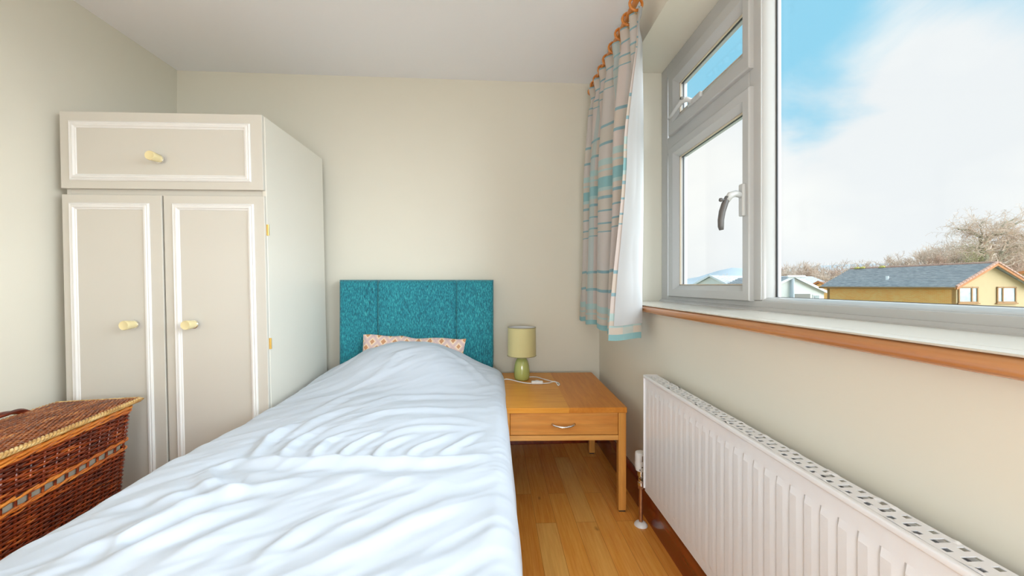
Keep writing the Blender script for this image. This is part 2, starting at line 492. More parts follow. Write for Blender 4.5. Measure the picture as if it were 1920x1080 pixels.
struct('floor', MB().prism([(XL-.1, YF-.1, -.06), (XR+.1, YF-.1, -.06), (XR+.1, yb(XR)+.15, -.06), (XL-.1, yb(XR)+.15, -.06)], (0, 0, .06)), M['floor'])
struct('ceiling', MB().prism([(XL-.1, YF-.1, HC), (XO, YF-.1, HC), (XO, yb(XR)+.15, HC), (XL-.1, yb(XR)+.15, HC)], (0, 0, .1)), M['ceil'])
struct('wall_back', MB().prism([(XL-.1, yb(XL-.1), 0), (XO, yb(XO), 0), (XO, yb(XO)+.12, 0), (XL-.1, yb(XL-.1)+.12, 0)], (0, 0, HC)), M['wall'])
struct('wall_left', MB().box(XL-.1, XL, YF, yb(XL), 0, HC), M['wall'])
struct('wall_front', MB().box(XL-.1, XO, YF-.1, YF, 0, HC), M['wall'])
wr = MB()
def holed_wall(mb):
    ys = [YF, YN, YJ, yb(XR)]; zs = [0, ZS, ZL, HC]
    X = [XR, XO]
    def q(a, b, c, d): mb.add([a, b, c, d], [(0, 1, 2, 3)])
    for i in range(3):
        for k in range(3):
            if i == 1 and k == 1: continue
            for x in X:
                q((x, ys[i], zs[k]), (x, ys[i+1], zs[k]), (x, ys[i+1], zs[k+1]), (x, ys[i], zs[k+1]))
    q((XR, YN, ZS), (XO, YN, ZS), (XO, YJ, ZS), (XR, YJ, ZS))
    q((XR, YN, ZL), (XO, YN, ZL), (XO, YJ, ZL), (XR, YJ, ZL))
    q((XR, YN, ZS), (XO, YN, ZS), (XO, YN, ZL), (XR, YN, ZL))
    q((XR, YJ, ZS), (XO, YJ, ZS), (XO, YJ, ZL), (XR, YJ, ZL))
    return mb
struct('wall_right', holed_wall(wr), M['wall'], fixn=False)

def skirting(name, p0, p1, n, h=0.135, t=0.022):
    p0 = Vector(p0); p1 = Vector(p1); n = Vector(n)
    prof = [(0, 0), (t, 0), (t, h-.03), (t*.75, h-.012), (t*.35, h), (0, h)]
    return struct(name, MB().prism([p0+n*a+Vector((0, 0, b)) for a, b in prof], p1-p0), M['skirt'], bevel=.002)
skirting('baseboard_right', (XR, YF, 0), (XR, yb(XR), 0), (-1, 0, 0))
skirting('baseboard_back', (XL, yb(XL), 0), (XR-.022, yb(XR-.022), 0), (0, -1, 0))
skirting('baseboard_left', (XL, YF, 0), (XL, yb(XL)-.02, 0), (1, 0, 0))

# ------------------------------------------------------------------ window
XF = 0.860
def window():
    w = thing('window_1', 'white plastic window with a fanlight, a casement and a wide fixed pane', 'window', (XF, YJ, ZS+.012), kind='structure')
    zb = ZS+.012
    fr = MB()
    fr.box(XF, XF+.07, YJ-.068, YJ, zb, ZL)                 # far jamb
    fr.box(XF, XF+.07, YN, YN+.068, zb, ZL)                 # near jamb
    fr.box(XF, XF+.07, YN+.068, YJ-.068, ZL-.062, ZL)       # head
    fr.box(XF, XF+.07, YN+.068, YJ-.068, zb, .950)          # bottom rail
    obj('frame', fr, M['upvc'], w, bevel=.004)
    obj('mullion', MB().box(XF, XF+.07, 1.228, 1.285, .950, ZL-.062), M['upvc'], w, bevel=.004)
    obj('transom', MB().box(XF, XF+.07, 1.285, YJ-.068, 1.655, 1.735), M['upvc'], w, bevel=.004)
    # slim trim where the frame meets the sill
    obj('cover_strip', MB().prism([(XF-.012, YN, zb), (XF, YN, zb), (XF, YN, zb+.013), (XF-.004, YN, zb+.012), (XF-.011, YN, zb+.005)], (0, YJ-YN, 0)), M['upvc'], w, smooth=True, auto=30)
    def sash(name, y0, y1, z0, z1, wl, wr_, wb, wt):
        x0, x1 = .843, .90
        # outer loop / chamfer / glass rebate as a swept profile: (inset, x)
        def loop(i, x): # i: fraction 0..1 from outer edge to glass edge
            return [(x, y1-wl*i, z0+wb*i), (x, y0+wr_*i, z0+wb*i), (x, y0+wr_*i, z1-wt*i), (x, y1-wl*i, z1-wt*i)]
        rings = [loop(0, x1), loop(0, x0+.006), loop(.06, x0), loop(.62, x0), loop(.70, x0+.006), loop(.96, x0+.018), loop(1, x0+.024), loop(1, x1)]
        mb = MB()
        vs = [p for r in rings for p in r]; fs = []
        for a in range(len(rings)):
            b = (a+1) % len(rings)
            for k in range(4):
                l = (k+1) % 4
                fs.append((a*4+k, a*4+l, b*4+l, b*4+k))
        mb.add(vs, fs)
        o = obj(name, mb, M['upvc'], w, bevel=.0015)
        gy0, gy1, gz0, gz1 = y0+wr_, y1-wl, z0+wb, z1-wt
        g = MB()
        xg = x0+.026
        for a, b, c, d in ((gy0, gy1, gz0, gz0+.004), (gy0, gy1, gz1-.005, gz1), (gy0, gy0+.004, gz0, gz1), (gy1-.006, gy1, gz0, gz1)):
            g.box(xg-.006, xg, a, b, c, d)
        obj('gasket', g, M['beadtan'], o)
        g = MB()
        for a, b, c, d in ((gy0, gy1, gz0, gz0+.003), (gy0, gy1, gz1-.004, gz1), (gy1-.0135, gy1-.010, gz0, gz1)):
            g.box(xg+.004, xg+.010, a, b, c, d)
        obj('spacer', g, M['gasket'], o)
        obj('pane', MB().box(xg+.010, xg+.014, gy0-.004, gy1+.004, gz0-.004, gz1+.004), M['glass'], o)
        return o
    cs = sash('casement', 1.262, 1.872, .946, 1.665, .080, .055, .055, .060)
    fs = sash('fanlight', 1.262, 1.872, 1.725, 2.028, .080, .055, .082, .078)
    # fixed pane with its beads
    bd = MB(); x0, x1 = XF+.004, .902
    y0, y1, z0, z1 = YN+.068, 1.228, .950, ZL-.062
    for pts, d in (([(x0, y0, z0), (x1, y0, z0), (x1, y0, z0+.012), (x0+.012, y0, z0+.010)], (0, y1-y0, 0)),
                   ([(x0, y0, z1), (x1, y0, z1), (x1, y0, z1-.012), (x0+.012, y0, z1-.010)], (0, y1-y0, 0)),
                   ([(x0, y1, z0), (x1, y1, z0), (x1, y1-.012, z0), (x0+.012, y1-.010, z0)], (0, 0, z1-z0)),
                   ([(x0, y0, z0), (x1, y0, z0), (x1, y0+.012, z0), (x0+.012, y0+.010, z0)], (0, 0, z1-z0))):
        bd.prism(pts, d)
    obj('glazing_bead', bd, M['upvc'], w, bevel=.001)
    gk = MB().box(.902, .906, y1-.017, y1-.010, z0, z1).box(.902, .906, y0, y1, z0+.009, z0+.013)
    obj('gasket', gk, M['gasket'], w)
    obj('pane', MB().box(.908, .913, y0, y1, z0, z1), M['glass'], w)
    # casement handle: back plate on the stile, arm standing into the room, lever hanging down
    h = obj('casement_handle', MB().box(.832, .845, 1.278, 1.302, 1.235, 1.345), M['handle_white'], w, bevel=.004)
    arm = MB().tube([(.840, 1.290, 1.305), (.815, 1.290, 1.312), (.797, 1.290, 1.306), (.785, 1.290, 1.288)], [.010, .011, .012, .010], 12)
    obj('arm', arm, M['handle_white'], h, smooth=True)
    lev = MB().tube([(.788, 1.290, 1.300), (.778, 1.291, 1.276), (.770, 1.292, 1.250), (.766, 1.293, 1.222), (.766, 1.293, 1.200), (.768, 1.293, 1.188)],
                    [.009, .0105, .0105, .010, .0095, .007], 12)
    lo = obj('lever', lev, M['lever'], h, smooth=True); lo['label'] = 'dark grey lever'
    obj('lock_button', MB().lathe([(.0045, 0), (.0045, .022), (.007, .024), (.006, .030)], (.790, 1.290, 1.290), '-x', 12), M['lever'], h, smooth=True, auto=40)
    # fanlight handle with its stay
    h = obj('fanlight_handle', MB().box(.833, .846, 1.555, 1.660, 1.772, 1.795), M['handle_white'], w, bevel=.004)
    arm = MB().tube([(.838, 1.63, 1.788), (.820, 1.64, 1.800), (.806, 1.655, 1.797), (.800, 1.69, 1.782), (.797, 1.73, 1.768), (.796, 1.76, 1.764)], [.010, .011, .011, .009, .008, .005], 12)
    obj('lever', arm, M['handle_white'], h, smooth=True)
    obj('lock_button', MB().lathe([(.006, 0), (.006, .012)], (.806, 1.640, 1.804), '-x', 12), M['chrome'], h)
    # screw caps / marks on the frame
    return w
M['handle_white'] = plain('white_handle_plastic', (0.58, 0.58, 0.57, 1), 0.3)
M['lever'] = plain('dark_grey_lever', lin(96, 92, 90), 0.4)
window()

def sill():
    o = thing('trim_1', 'cream window sill board with a varnished wooden nosing along the window', 'window sill', (XR, YJ, ZS), kind='structure')
    obj('sill_board', MB().box(XR+.0, XF+.07, YN, YJ, ZS-.004, ZS+.013), M['sillpaint'], o)
    obj('edge_highlight', MB().box(XR-.043, XR, YN-.03, YJ+.045, ZS+.009, ZS+.013), M['sillpaint'], o, bevel=.0018, seg=3)  # pale strip above the nosing, standing in for the window's grazing highlight
    # rounded nosing
    pr = []
    zc = ZS-.0015; r = .0145
    for k in range(13):
        a = -PI/2+PI*k/12
        pr.append((XR-.032-r*math.cos(a), YN-.03, zc-.004+ (r)*math.sin(a)))
    pr = [(XR-.0005, YN-.03, zc-.004-r), ] + pr + [(XR-.0005, YN-.03, zc-.004+r)]
    obj('nosing', MB().prism(pr, (0, YJ-YN+.075, 0)), M['sillwood'], o, smooth=True, auto=35)
    return o
sill()

# ------------------------------------------------------------------ wardrobe
def wardrobe():
    X0, X1, Y0, Y1, H = -1.875, -1.022, 1.755, 2.345, 1.750
    root = thing('wardrobe', 'tall cream painted two-door wardrobe with a top flap in the corner', 'wardrobe', ((X0+X1)/2, (Y0+Y1)/2, 0))
    lean = -0.0225
    def o(name, mb, m, parent, **k):
        mb.v = [(x+lean*(z-1.75), y, z) for x, y, z in mb.v]      # the carcass leans a little to the left
        return obj(name, mb, m, parent, **k)
    t = .018
    yf = Y0+.020
    c = MB()
    c.box(X0+.004, X0+.004+t, yf, Y1, 0.0, H-.004)
    c.box(X0+.004+t, X1-t, yf, Y1-.008, H-.004-t, H-.004)
    c.box(X0+.004+t, X1-t, yf, Y1-.008, 1.375, 1.425)
    c.box(X0+.004+t, X1-t, yf, Y1-.008, .06, .08)
    c.box(X0+.004+t, X1-t, yf+.001, yf+.016, 0, .06)
    c.box(X0+.004+t, X1-t, Y1-.008, Y1, 0, H-.01)
    o('carcass', c, M['ward'], root, bevel=.0015)
    o('side_panel', MB().box(X1-t, X1, yf-.004, Y1, 0, H-.002), M['ward_side_lit'], root, bevel=.002)
    def leaf(name, x0, x1, z0, z1, px, pz0, pz1, px1=None):
        d = o(name, MB().box(x0, x1, Y0, Y0+.018, z0, z1), M['ward'], root, bevel=.0025)
        # applied moulding: a stepped ring
        a0, a1 = x0+px, x1-(px1 or px); b0, b1 = z0+pz0, z1-pz1
        prof = [(0, 0), (0, .004), (.005, .008), (.010, .005), (.013, .009), (.019, .009), (.023, .004), (.027, .003), (.029, 0)]
        mb = MB(); rings = []
        for i, hgt in prof:
            rings.append([(a0+i, Y0-hgt, b0+i), (a1-i, Y0-hgt, b0+i), (a1-i, Y0-hgt, b1-i), (a0+i, Y0-hgt, b1-i)])
        vs = [p for r in rings for p in r]; fs = []
        for a in range(len(rings)-1):
            for k in range(4):
                l = (k+1) % 4
                fs.append((a*4+k, a*4+l, (a+1)*4+l, (a+1)*4+k))
        mb.add(vs, fs)
        mo = o('moulding', mb, M['ward_white'], d, fixn=True)
        mo['label'] = 'white panel moulding'
        return d
    def knob(parent, x, z):
        k = o('knob', MB().lathe([(.0165, .018), (.0165, .024), (.0175, .030), (.0195, .052), (.0200, .060), (.0185, .064), (.0150, .0625), (.0, .0625)], (x, Y0, z), '-y', 28), M['knob'], parent, smooth=True, auto=40)
        o('knob_base', MB().lathe([(.012, 0), (.012, .008), (.0185, .010), (.0195, .014), (.0195, .018), (.016, .019)], (x, Y0, z), '-y', 28), M['chrome'], k, smooth=True, auto=40)
    xm = -1.455
    f = leaf('top_flap', X0, X1-.004, 1.418, H, .040, .034, .042, .050)
    knob(f, -1.452, 1.545)
    l = leaf('door', X0+.002, xm-.004, .025, 1.392, .032, .025, .036, .050)
    knob(l, -1.572, .832)
    r = leaf('door', xm+.004, X1-.002, .025, 1.392, .038, .025, .036, .044)
    knob(r, -1.323, .832)
    for z in (1.245, .742, .20):
        hb = MB().box(X1-.004, X1+.003, Y0+.012, Y0+.022, z-.024, z+.024)
        hb.tube([(X1+.003, Y0+.017, z-.024), (X1+.003, Y0+.017, z+.024)], .0042, 10)
        o('hinge', hb, M['brass'], root)
    return root
M['ward_side_lit'] = plain('cream_side_lit', (0.80, 0.765, 0.68, 1), 0.4, var=0.02)  # lighter than the fronts: window light on this side put into the cream
wardrobe()

# ------------------------------------------------------------------ bed
def headboard_mesh(x0, x1, y0, y1, z0, z1, seams):
    nx, nz = 230, 60
    A = np.zeros((nz+1, nx+1, 3))
    for i in range(nz+1):
        for j in range(nx+1):
            x = x0+(x1-x0)*j/nx; z = z0+(z1-z0)*i/nz
            e = min(x-x0, x1-x, z1-z)
            r = .022
            d = 0.0
            if e < r: d = r-math.sqrt(max(0, r*r-(r-e)**2))
            for s in seams:
                d += .014*math.exp(-((x-s)/.007)**2)
            d += .003*mnoise.noise((x*5, z*5, 3.1))
            if abs(x-x0) < 1e-6 or abs(x1-x) < 1e-6: x += .003*mnoise.noise((z*9, x, 0))
            A[i, j] = (x, y0+d, z)
    mb = MB(); mb.grid(A)
    m = nx+1
    # sides and back
    n0 = len(mb.v)
    loop = [(0, j) for j in range(m)]+[(i, nx) for i in range(1, nz+1)]+[(nz, j) for j in range(nx-1, -1, -1)]+[(i, 0) for i in range(nz-1, 0, -1)]
    idx = [i*m+j for i, j in loop]
    back = []
    for i, j in loop:
        p = A[i, j]; mb.v.append((p[0], y1, p[2])); back.append(len(mb.v)-1)
    k = len(idx)
    for a in range(k):
        b = (a+1) % k
        mb.f.append((idx[a], idx[b], back[b], back[a]))
    mb.f.append(tuple(back))
    return mb

def bed():
    b = thing('single_bed', 'single bed with a tall teal upholstered headboard against the back wall', 'bed', (-.47, 1.4, 0))
    obj('headboard', headboard_mesh(-.925, -.012, 2.335, 2.405, .30, 1.033, (-.702, -.238)), M['teal'], b, smooth=True, auto=60)
    obj('divan_base', MB().box(-.90, -.03, .44, 2.325, .05, .27), M['divan'], b, bevel=.02)
    for x in (-.84, -.09):
        for y in (.52, 2.25):
            obj('leg', MB().lathe([(.022, 0), (.022, .05)], (x, y, 0), 'z', 14), M['blackish'], b)
    return b
bed()
tag(obj('mattress', MB().box(-.905, -.025, .43, 2.325, .27, .445), M['mattress'], bevel=.03, seg=3),
    'mattress on the single bed underneath the white duvet', 'mattress')

# fold lines of the duvet, as points on the bed (x, y)
def bedpt(u, v, z=0.52):
    d = Vector(pixdir(u, v)); t = (1.0-z)/(-d.z)
    return (d.x*t, d.y*t)
def duvet():
    nu, nv = 260, 380
    xc, W = -.4465, .497
    hang = .20; rc = .055
    # across: flat part, rounded edge, drop
    flat = W-rc
    arc = rc*PI/2
    T = flat+arc+hang
    def cross(t):
        s = 1 if t >= 0 else -1; a = abs(t)
        if a <= flat: return s*a, 0.0
        if a <= flat+arc:
            th = (a-flat)/rc
            return s*(flat+rc*math.sin(th)), -rc*(1-math.cos(th))
        return s*(W+.010*math.sin((a-flat-arc)*9)), -rc-(a-flat-arc)
    yhead, yfoot = 2.255, .40
    ftlen = (yhead-yfoot); ftot = ftlen+.07*PI/2-.07+.20
    S = []
    strokes = [  # pixel polyline on the photographed bed, height, half width
        ([(395, 884), (440, 866), (500, 868), (560, 871), (640, 869), (720, 869), (800, 866), (860, 858), (900, 850)], .020, .020),
        ([(470, 862), (500, 825), (545, 800)], .012, .016), ([(515, 866), (560, 828), (600, 800)], .012, .016),
        ([(570, 868), (610, 832), (655, 812)], .011, .015), ([(625, 866), (665, 836), (720, 806)], .012, .015),
        ([(690, 866), (720, 840), (775, 815)], .011, .015), ([(752, 862), (790, 838), (840, 812)], .010, .014), ([(820, 856), (850, 832), (900, 806)], .010, .014),
        ([(392, 880), (405, 905), (432, 930), (455, 915)], .014, .018), ([(365, 890), (385, 915), (395, 935)], .010, .016),
        ([(60, 1075), (150, 1035), (240, 995), (320, 965), (395, 935), (470, 922), (560, 905)], .016, .024),
        ([(180, 1075), (245, 1040), (330, 1000), (420, 960), (500, 935)], .013, .022),
        ([(215, 1040), (232, 1012), (280, 988), (330, 968)], .013, .014),
        ([(300, 1070), (370, 1030), (440, 990), (520, 960)], .008, .024),
        ([(475, 1075), (498, 1042), (550, 1000), (640, 955)], .010, .022),
        ([(630, 1040), (700, 1005), (800, 960), (860, 925)], .008, .024),
        ([(770, 1078), (850, 1035), (930, 985)], .007, .024),
        ([(255, 938), (290, 950), (325, 962)], -.010, .024), ([(560, 905), (640, 898), (740, 905), (830, 900)], .006, .030),
        ([(640, 800), (720, 776), (800, 766), (900, 762)], .010, .022), ([(660, 770), (740, 748), (820, 742), (915, 738)], .009, .022),
        ([(590, 772), (640, 748), (690, 735)], .010, .022), ([(540, 815), (600, 785), (660, 765)], .012, .022), ([(480, 835), (540, 800), (580, 790)], .010, .020),
        ([(690, 730), (745, 712), (790, 706)], .007, .022), ([(760, 790), (840, 780), (925, 790)], .006, .024), ([(620, 715), (660, 705), (700, 690)], .007, .022),
        ([(700, 820), (790, 800), (900, 795)], .007, .020), ([(815, 700), (880, 705), (925, 720)], .006, .02), ([(690, 690), (760, 675), (840, 680)], .006, .02),
        ([(100, 1000), (190, 955), (270, 925)], .006, .03), ([(880, 1075), (915, 1000), (935, 930)], .005, .03),
    ]
    segs = []
    for pl, h, w in strokes:
        P = [bedpt(*p) for p in pl]
        for k, (a, b) in enumerate(zip(P[:-1], P[1:])):
            segs.append((a, b, h, w, k == 0, k == len(P)-2, id(pl)))
    # per stroke distance field
    us = np.linspace(-T, T, nu+1); vs = np.linspace(0, ftot, nv+1)
    base = np.zeros((nv+1, nu+1, 3)); N2 = np.zeros((nv+1, nu+1, 2))
    for i, v in enumerate(vs):
        if v <= .05: # turned edge at the head
            th = (1-v/.05)*PI/2; yy = yhead-.05+.05*math.sin(th) if False else yhead-v
            dz = -.03*((1-v/.05)**2)
        elif v <= ftlen-.07: yy = yhead-v; dz = 0
        else:
            a = v-(ftlen-.07)
            if a <= .07*PI/2:
                th = a/.07; yy = yfoot+.07-.07*math.sin(th); dz = -.07*(1-math.cos(th))
            else:
                yy = yfoot; dz = -.07-(a-.07*PI/2)
        for j, t in enumerate(us):
            x, z = cross(t)
            base[i, j] = (xc+x, yy, .5+z+dz)
    X = base[..., 0]; Y = base[..., 1]
    # crown of the quilt and the pillow under it
    tt = np.clip(np.abs(us)/(flat+arc), 0, 1)[None, :]
    crown = .030*(1-tt**2.5)
    sm = lambda a, b, x: (lambda q: q*q*(3-2*q))(np.clip((x-a)/(b-a), 0, 1))
    dx = X+.475
    mound = sm(1.70, 2.14, Y)*(.118*np.exp(-np.abs(dx/.34)**2.8)+.040*np.exp(-(dx/.45)**4))
    Z = crown+mound
    # folds
    wr_ = np.zeros_like(Z)
    by = {}
    for a, b, h, w, f, l, k in segs: by.setdefault(k, []).append((a, b, h, w))
    warp = np.zeros_like(Z); warp2 = np.zeros_like(Z); ridg = np.zeros_like(Z); soft = np.zeros_like(Z)
    for i in range(nv+1):
        for j in range(nu+1):
            x, y = X[i, j], Y[i, j]+max(0, abs(us[j])-flat)*.3
            warp[i, j] = mnoise.noise((x*7, y*7, 1.3))*.012
            warp2[i, j] = mnoise.noise((x*7, y*7, 8.3))*.012
            # diagonal direction (running up to the right)
            p = x*.80+y*.60; q = -x*.60+y*.80
            a1 = mnoise.noise((p*3.2, q*11, 4.0)); a2 = mnoise.noise((p*5.0+7, q*22, 9.0))
            msk = .5+.5*mnoise.noise((x*2.3, y*2.3, 15.0))
            a3 = mnoise.noise((p*7+3, q*36, 31.0)); msk2 = max(0, .35+mnoise.noise((x*3.1, y*3.1, 41.0)))
            ridg[i, j] = (1-abs(a1)*2.2)*.008*msk+(1-abs(a2)*2.2)*.0045*msk+(1-abs(a3)*2.4)*.0028*msk2
            soft[i, j] = mnoise.noise((x*3.1, y*3.1, 20.0))*.010+mnoise.noise((x*8, y*8, 22.0))*.003
    for k, sg in by.items():
        best = np.full(Z.shape, 9.0); side = np.zeros(Z.shape); endf = np.ones(Z.shape); n = len(sg)
        for si, (a, b, h, w) in enumerate(sg):
            ax, ay = a; bx, by_ = b; ex, ey = bx-ax, by_-ay; L2 = ex*ex+ey*ey
            px = X+warp-ax; py = Y+warp2-ay
            s = (px*ex+py*ey)/L2; sc = np.clip(s, 0, 1)
            d = np.hypot(px-sc*ex, py-sc*ey); m = d < best
            sd = np.sign(ex*py-ey*px)
            prog = (si+sc)/n
            taper = np.sin(np.clip(prog*.92+.04, 0, 1)*PI)**.7
            best = np.where(m, d, best); side = np.where(m, sd, side); endf = np.where(m, taper, endf)
        asym = np.where(side > 0, w*.75, w*1.35)
        asym = asym*.8; h = h*.78
        prof = np.exp(-(best/asym)**2)-.45*np.exp(-((best-w*1.9)/(w*.9))**2)
        wr_ += h*prof*endf
    topmask = np.clip(1-(np.abs(us)-flat-arc*.6)/(arc), 0, 1)[None, :]
    ymask = np.clip((Y-yfoot)/.1, 0, 1)
    Z = Z+(wr_+ridg*.9+soft-.006)*topmask*ymask
    pts = base.copy(); pts[..., 2] += Z
    # drop waves on the sides
    for j, t in enumerate(us):
        a = abs(t)-flat-arc*.5
        if a > 0:
            k = min(1, a/.15)
            for i in range(nv+1):
                pts[i, j, 0] += (1 if t > 0 else -1)*k*.010*mnoise.noise((pts[i, j, 1]*6, 0, t*2))
    mb = MB(); mb.grid(pts)
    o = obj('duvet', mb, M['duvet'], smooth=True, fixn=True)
    md = o.modifiers.new('sub', 'SUBSURF'); md.levels = 1; md.render_levels = 1
    tag(o, 'creased white duvet spread over the single bed', 'duvet')
    return o
duvet()

def pillow():
    nx, ny = 60, 40
    w, d, h = .60, .34, .10
    top = np.zeros((ny+1, nx+1, 3)); bot = np.zeros_like(top)
    for i in range(ny+1):
        for j in range(nx+1):
            a = 2*j/nx-1; b = 2*i/ny-1
            f = (max(0, 1-abs(a)**2.6)**.55)*(max(0, 1-abs(b)**2.6)**.55)
            pin = 1-.07*(1-abs(a))*0
            x = a*w/2*(1-.05*(1-b*b)*abs(a)); y = b*d/2*(1-.07*(1-a*a)*abs(b))
            k = .012*mnoise.noise((x*9, y*9, 2.0))*f; y += (.018*mnoise.noise((x*6, 3.3, 0))+.012*math.exp(-((x+.07)/.05)**2)-.03*max(0, -x-.14))*max(0, b)
            top[i, j] = (x, y, h*f*.5+k); bot[i, j] = (x, y, -h*f*.5)
    mb = MB(); mb.grid(top); mb.grid(bot[:, ::-1])
    # tilt: leaning up against the headboard
    R = Matrix.Rotation(math.radians(67), 4, 'X') @ Matrix.Identity(4)
    R = Matrix.Rotation(math.radians(2), 4, 'Y') @ R
    vs = []
    for x, y, z in mb.v:
        p = R @ Vector((x, y, z))
        vs.append((p.x-.478, p.y+2.245, p.z+.545))
    mb.v = vs
    o = obj('pillow', mb, M['pillow'], smooth=True)
    o.data.transform(Matrix.Translation((.478, -2.245, -.545))); o.location = (-.478, 2.245, .545)
    tag(o, 'pink pillow with tan diamond print leaning on the teal headboard', 'pillow')
pillow()

# ------------------------------------------------------------------ bedside table
def table():
    W, D, H = .552, .69, .463
    t = thing('bedside_table', 'square oak bedside table with one drawer beside the bed', 'bedside table', (.310, 2.040, 0), math.radians(-1.2))
    x0, x1, y0, y1 = -W/2, W/2, -D/2, D/2
    obj('tabletop', MB().box(x0, x1, y0, y1, H-.024, H), M['oaktop'], t, local=True, bevel=.002)
    lw = .034
    for sx in (0, 1):
        for sy in (0, 1):
            lx = x0+.002 if sx == 0 else x1-lw-.002
            ly = y0+.006 if sy == 0 else y1-lw-.06
            l = obj('leg', MB().box(lx, lx+lw, ly, ly+lw, .006, H-.024), M['oakv'], t, local=True, bevel=.002)
            obj('foot_pad', MB().box(lx+.003, lx+lw-.003, ly+.003, ly+lw-.003, 0, .006), M['blackish'], l, local=True)
    # drawer case
    c = MB()
    xi0, xi1 = x0+lw+.002, x1-lw-.002
    zc0 = .318
    c.box(x0+.004, x0+.020, y0+.04, y1-.095, zc0, H-.024)
    c.box(x1-.020, x1-.004, y0+.04, y1-.095, zc0, H-.024)
    c.box(xi0, xi1, y1-.095, y1-.080, zc0, H-.024)
    c.box(xi0, xi1, y0+.03, y1-.08, zc0, zc0+.010)
    obj('case', c, M['oakd'], t, local=True)
    obj('lower_rail', MB().box(xi0, xi1, y0+.008, y0+.030, zc0-.002, zc0+.020), M['oakv2'], t, local=True, bevel=.0015)
    d = obj('drawer', MB().box(xi0+.0015, xi1-.0015, y0+.010, y0+.030, zc0+.0225, H-.0265), M['oakd'], t, local=True, bevel=.0015)
    zc = zc0+.068; pts = []
    for k in range(17):
        s = -1+2*k/16
        pts.append((s*.050-.004, y0+.010-.020*(1-s*s)**.6-.002, zc-.004+.007*s*s))
    obj('handle', MB().tube(pts, [.0042+.0012*(1-abs(-1+2*k/16)) for k in range(17)], 10, squash=1.3), M['chrome'], d, local=True, smooth=True)
    return t
M['oakv2'] = wood('oak_rail', lin(244, 192, 112), lin(220, 160, 84), 'x', 1.0, 0.38, 0.2)
table()

def lamp():
    x, y, z = .150, 2.215, .463
    l = thing('table_lamp', 'small table lamp with olive drum shade and green ceramic base', 'lamp', (x, y, z))
    obj('base', MB().lathe([(.030, 0), (.036, .001), (.041, .006), (.044, .020), (.0455, .035), (.0450, .055), (.042, .080), (.037, .100), (.031, .115), (.024, .124), (.014, .128), (.012, .130)], (x, y, z), 'z', 40), M['ceramic'], l, smooth=True, auto=50)
    obj('lamp_holder', MB().lathe([(.013, .128), (.013, .165), (.016, .166), (.016, .19), (.010, .195)], (x, y, z), 'z', 20), M['white_plastic'], l, smooth=True, auto=40)
    sh = MB()
    R0, R1, za, zb_ = .0815, .0795, z+.138, z+.298
    sh.lathe([(R0, za-z), (R0, za-z+.002), (R1, zb_-z)], (x, y, z), 'z', 56, cap=False)
    s = obj('lamp_shade', sh, M['shade'], l, smooth=True)
    li = obj('shade_lining', MB().lathe([(R0-.0015, za-z), (R1-.0015, zb_-z)], (x, y, z), 'z', 56, cap=False), M['shade_in'], s, smooth=True)
    for R, zz in ((R1, zb_), (R0, za)):
        rm = MB()
        rm.tube([(x+R*math.cos(a), y+R*math.sin(a), zz) for a in np.linspace(0, 2*PI, 56, endpoint=False)], .0016, 6, closed=True)
        obj('shade_rim', rm, M['shade_trim'], s, smooth=True)
    # spider that carries the shade
    sp = MB()
    for k in range(3):
        a = 2*PI*k/3+.4
        sp.tube([(x, y, z+.168), (x+R0*.97*math.cos(a), y+R0*.97*math.sin(a), za+.012)], .0015, 5)
    obj('shade_carrier', sp, M['white_plastic'], s)
    zt = z+.0035
    cd = MB()
    def smoothpath(P, n=10):
        out = []
        P = [Vector(p) for p in P]; Q = [P[0]]+P+[P[-1]]
        for i in range(1, len(Q)-2):
            for k in range(n):
                t = k/n
                a, b, c, d = Q[i-1], Q[i], Q[i+1], Q[i+2]
                out.append(.5*((2*b)+(c-a)*t+(2*a-5*b+4*c-d)*t*t+(3*b-a-3*c+d)*t**3))
        out.append(P[-1]); return out
    def tp(u, v):
        d = Vector(pixdir(u, v)); t = (1.0-zt)/(-d.z); return (d.x*t, d.y*t, zt)
    p1 = [tp(991, 707), tp(1005, 707), tp(1020, 711), tp(1035, 715), tp(1045, 717), tp(1049, 721), tp(1046, 722), tp(1042, 716), tp(1036, 716), tp(1029, 718), tp(1017, 719)]
    p2 = [tp(997, 719), tp(985, 718), tp(970, 715), tp(958, 712), tp(948, 711), tp(941, 715), tp(937, 722)]
    cd.tube(smoothpath(p1), .0032, 8); cd.tube(smoothpath(p2), .0032, 8)
    cb = obj('cord', cd, M['white_plastic'], l, smooth=True)
    a = Vector(tp(997, 719)); b = Vector(tp(1017, 719)); c = (a+b)/2
    mb = MB().box(c.x-.032, c.x+.032, c.y-.0125, c.y+.0125, z+.0005, z+.018)
    sw = obj('switch', mb, M['white_plastic'], l, bevel=.006, seg=3)
    obj('rocker', MB().box(c.x-.009, c.x+.009, c.y-.006, c.y+.006, z+.018, z+.0205), M['white_plastic'], sw, bevel=.001)
    return l
lamp()

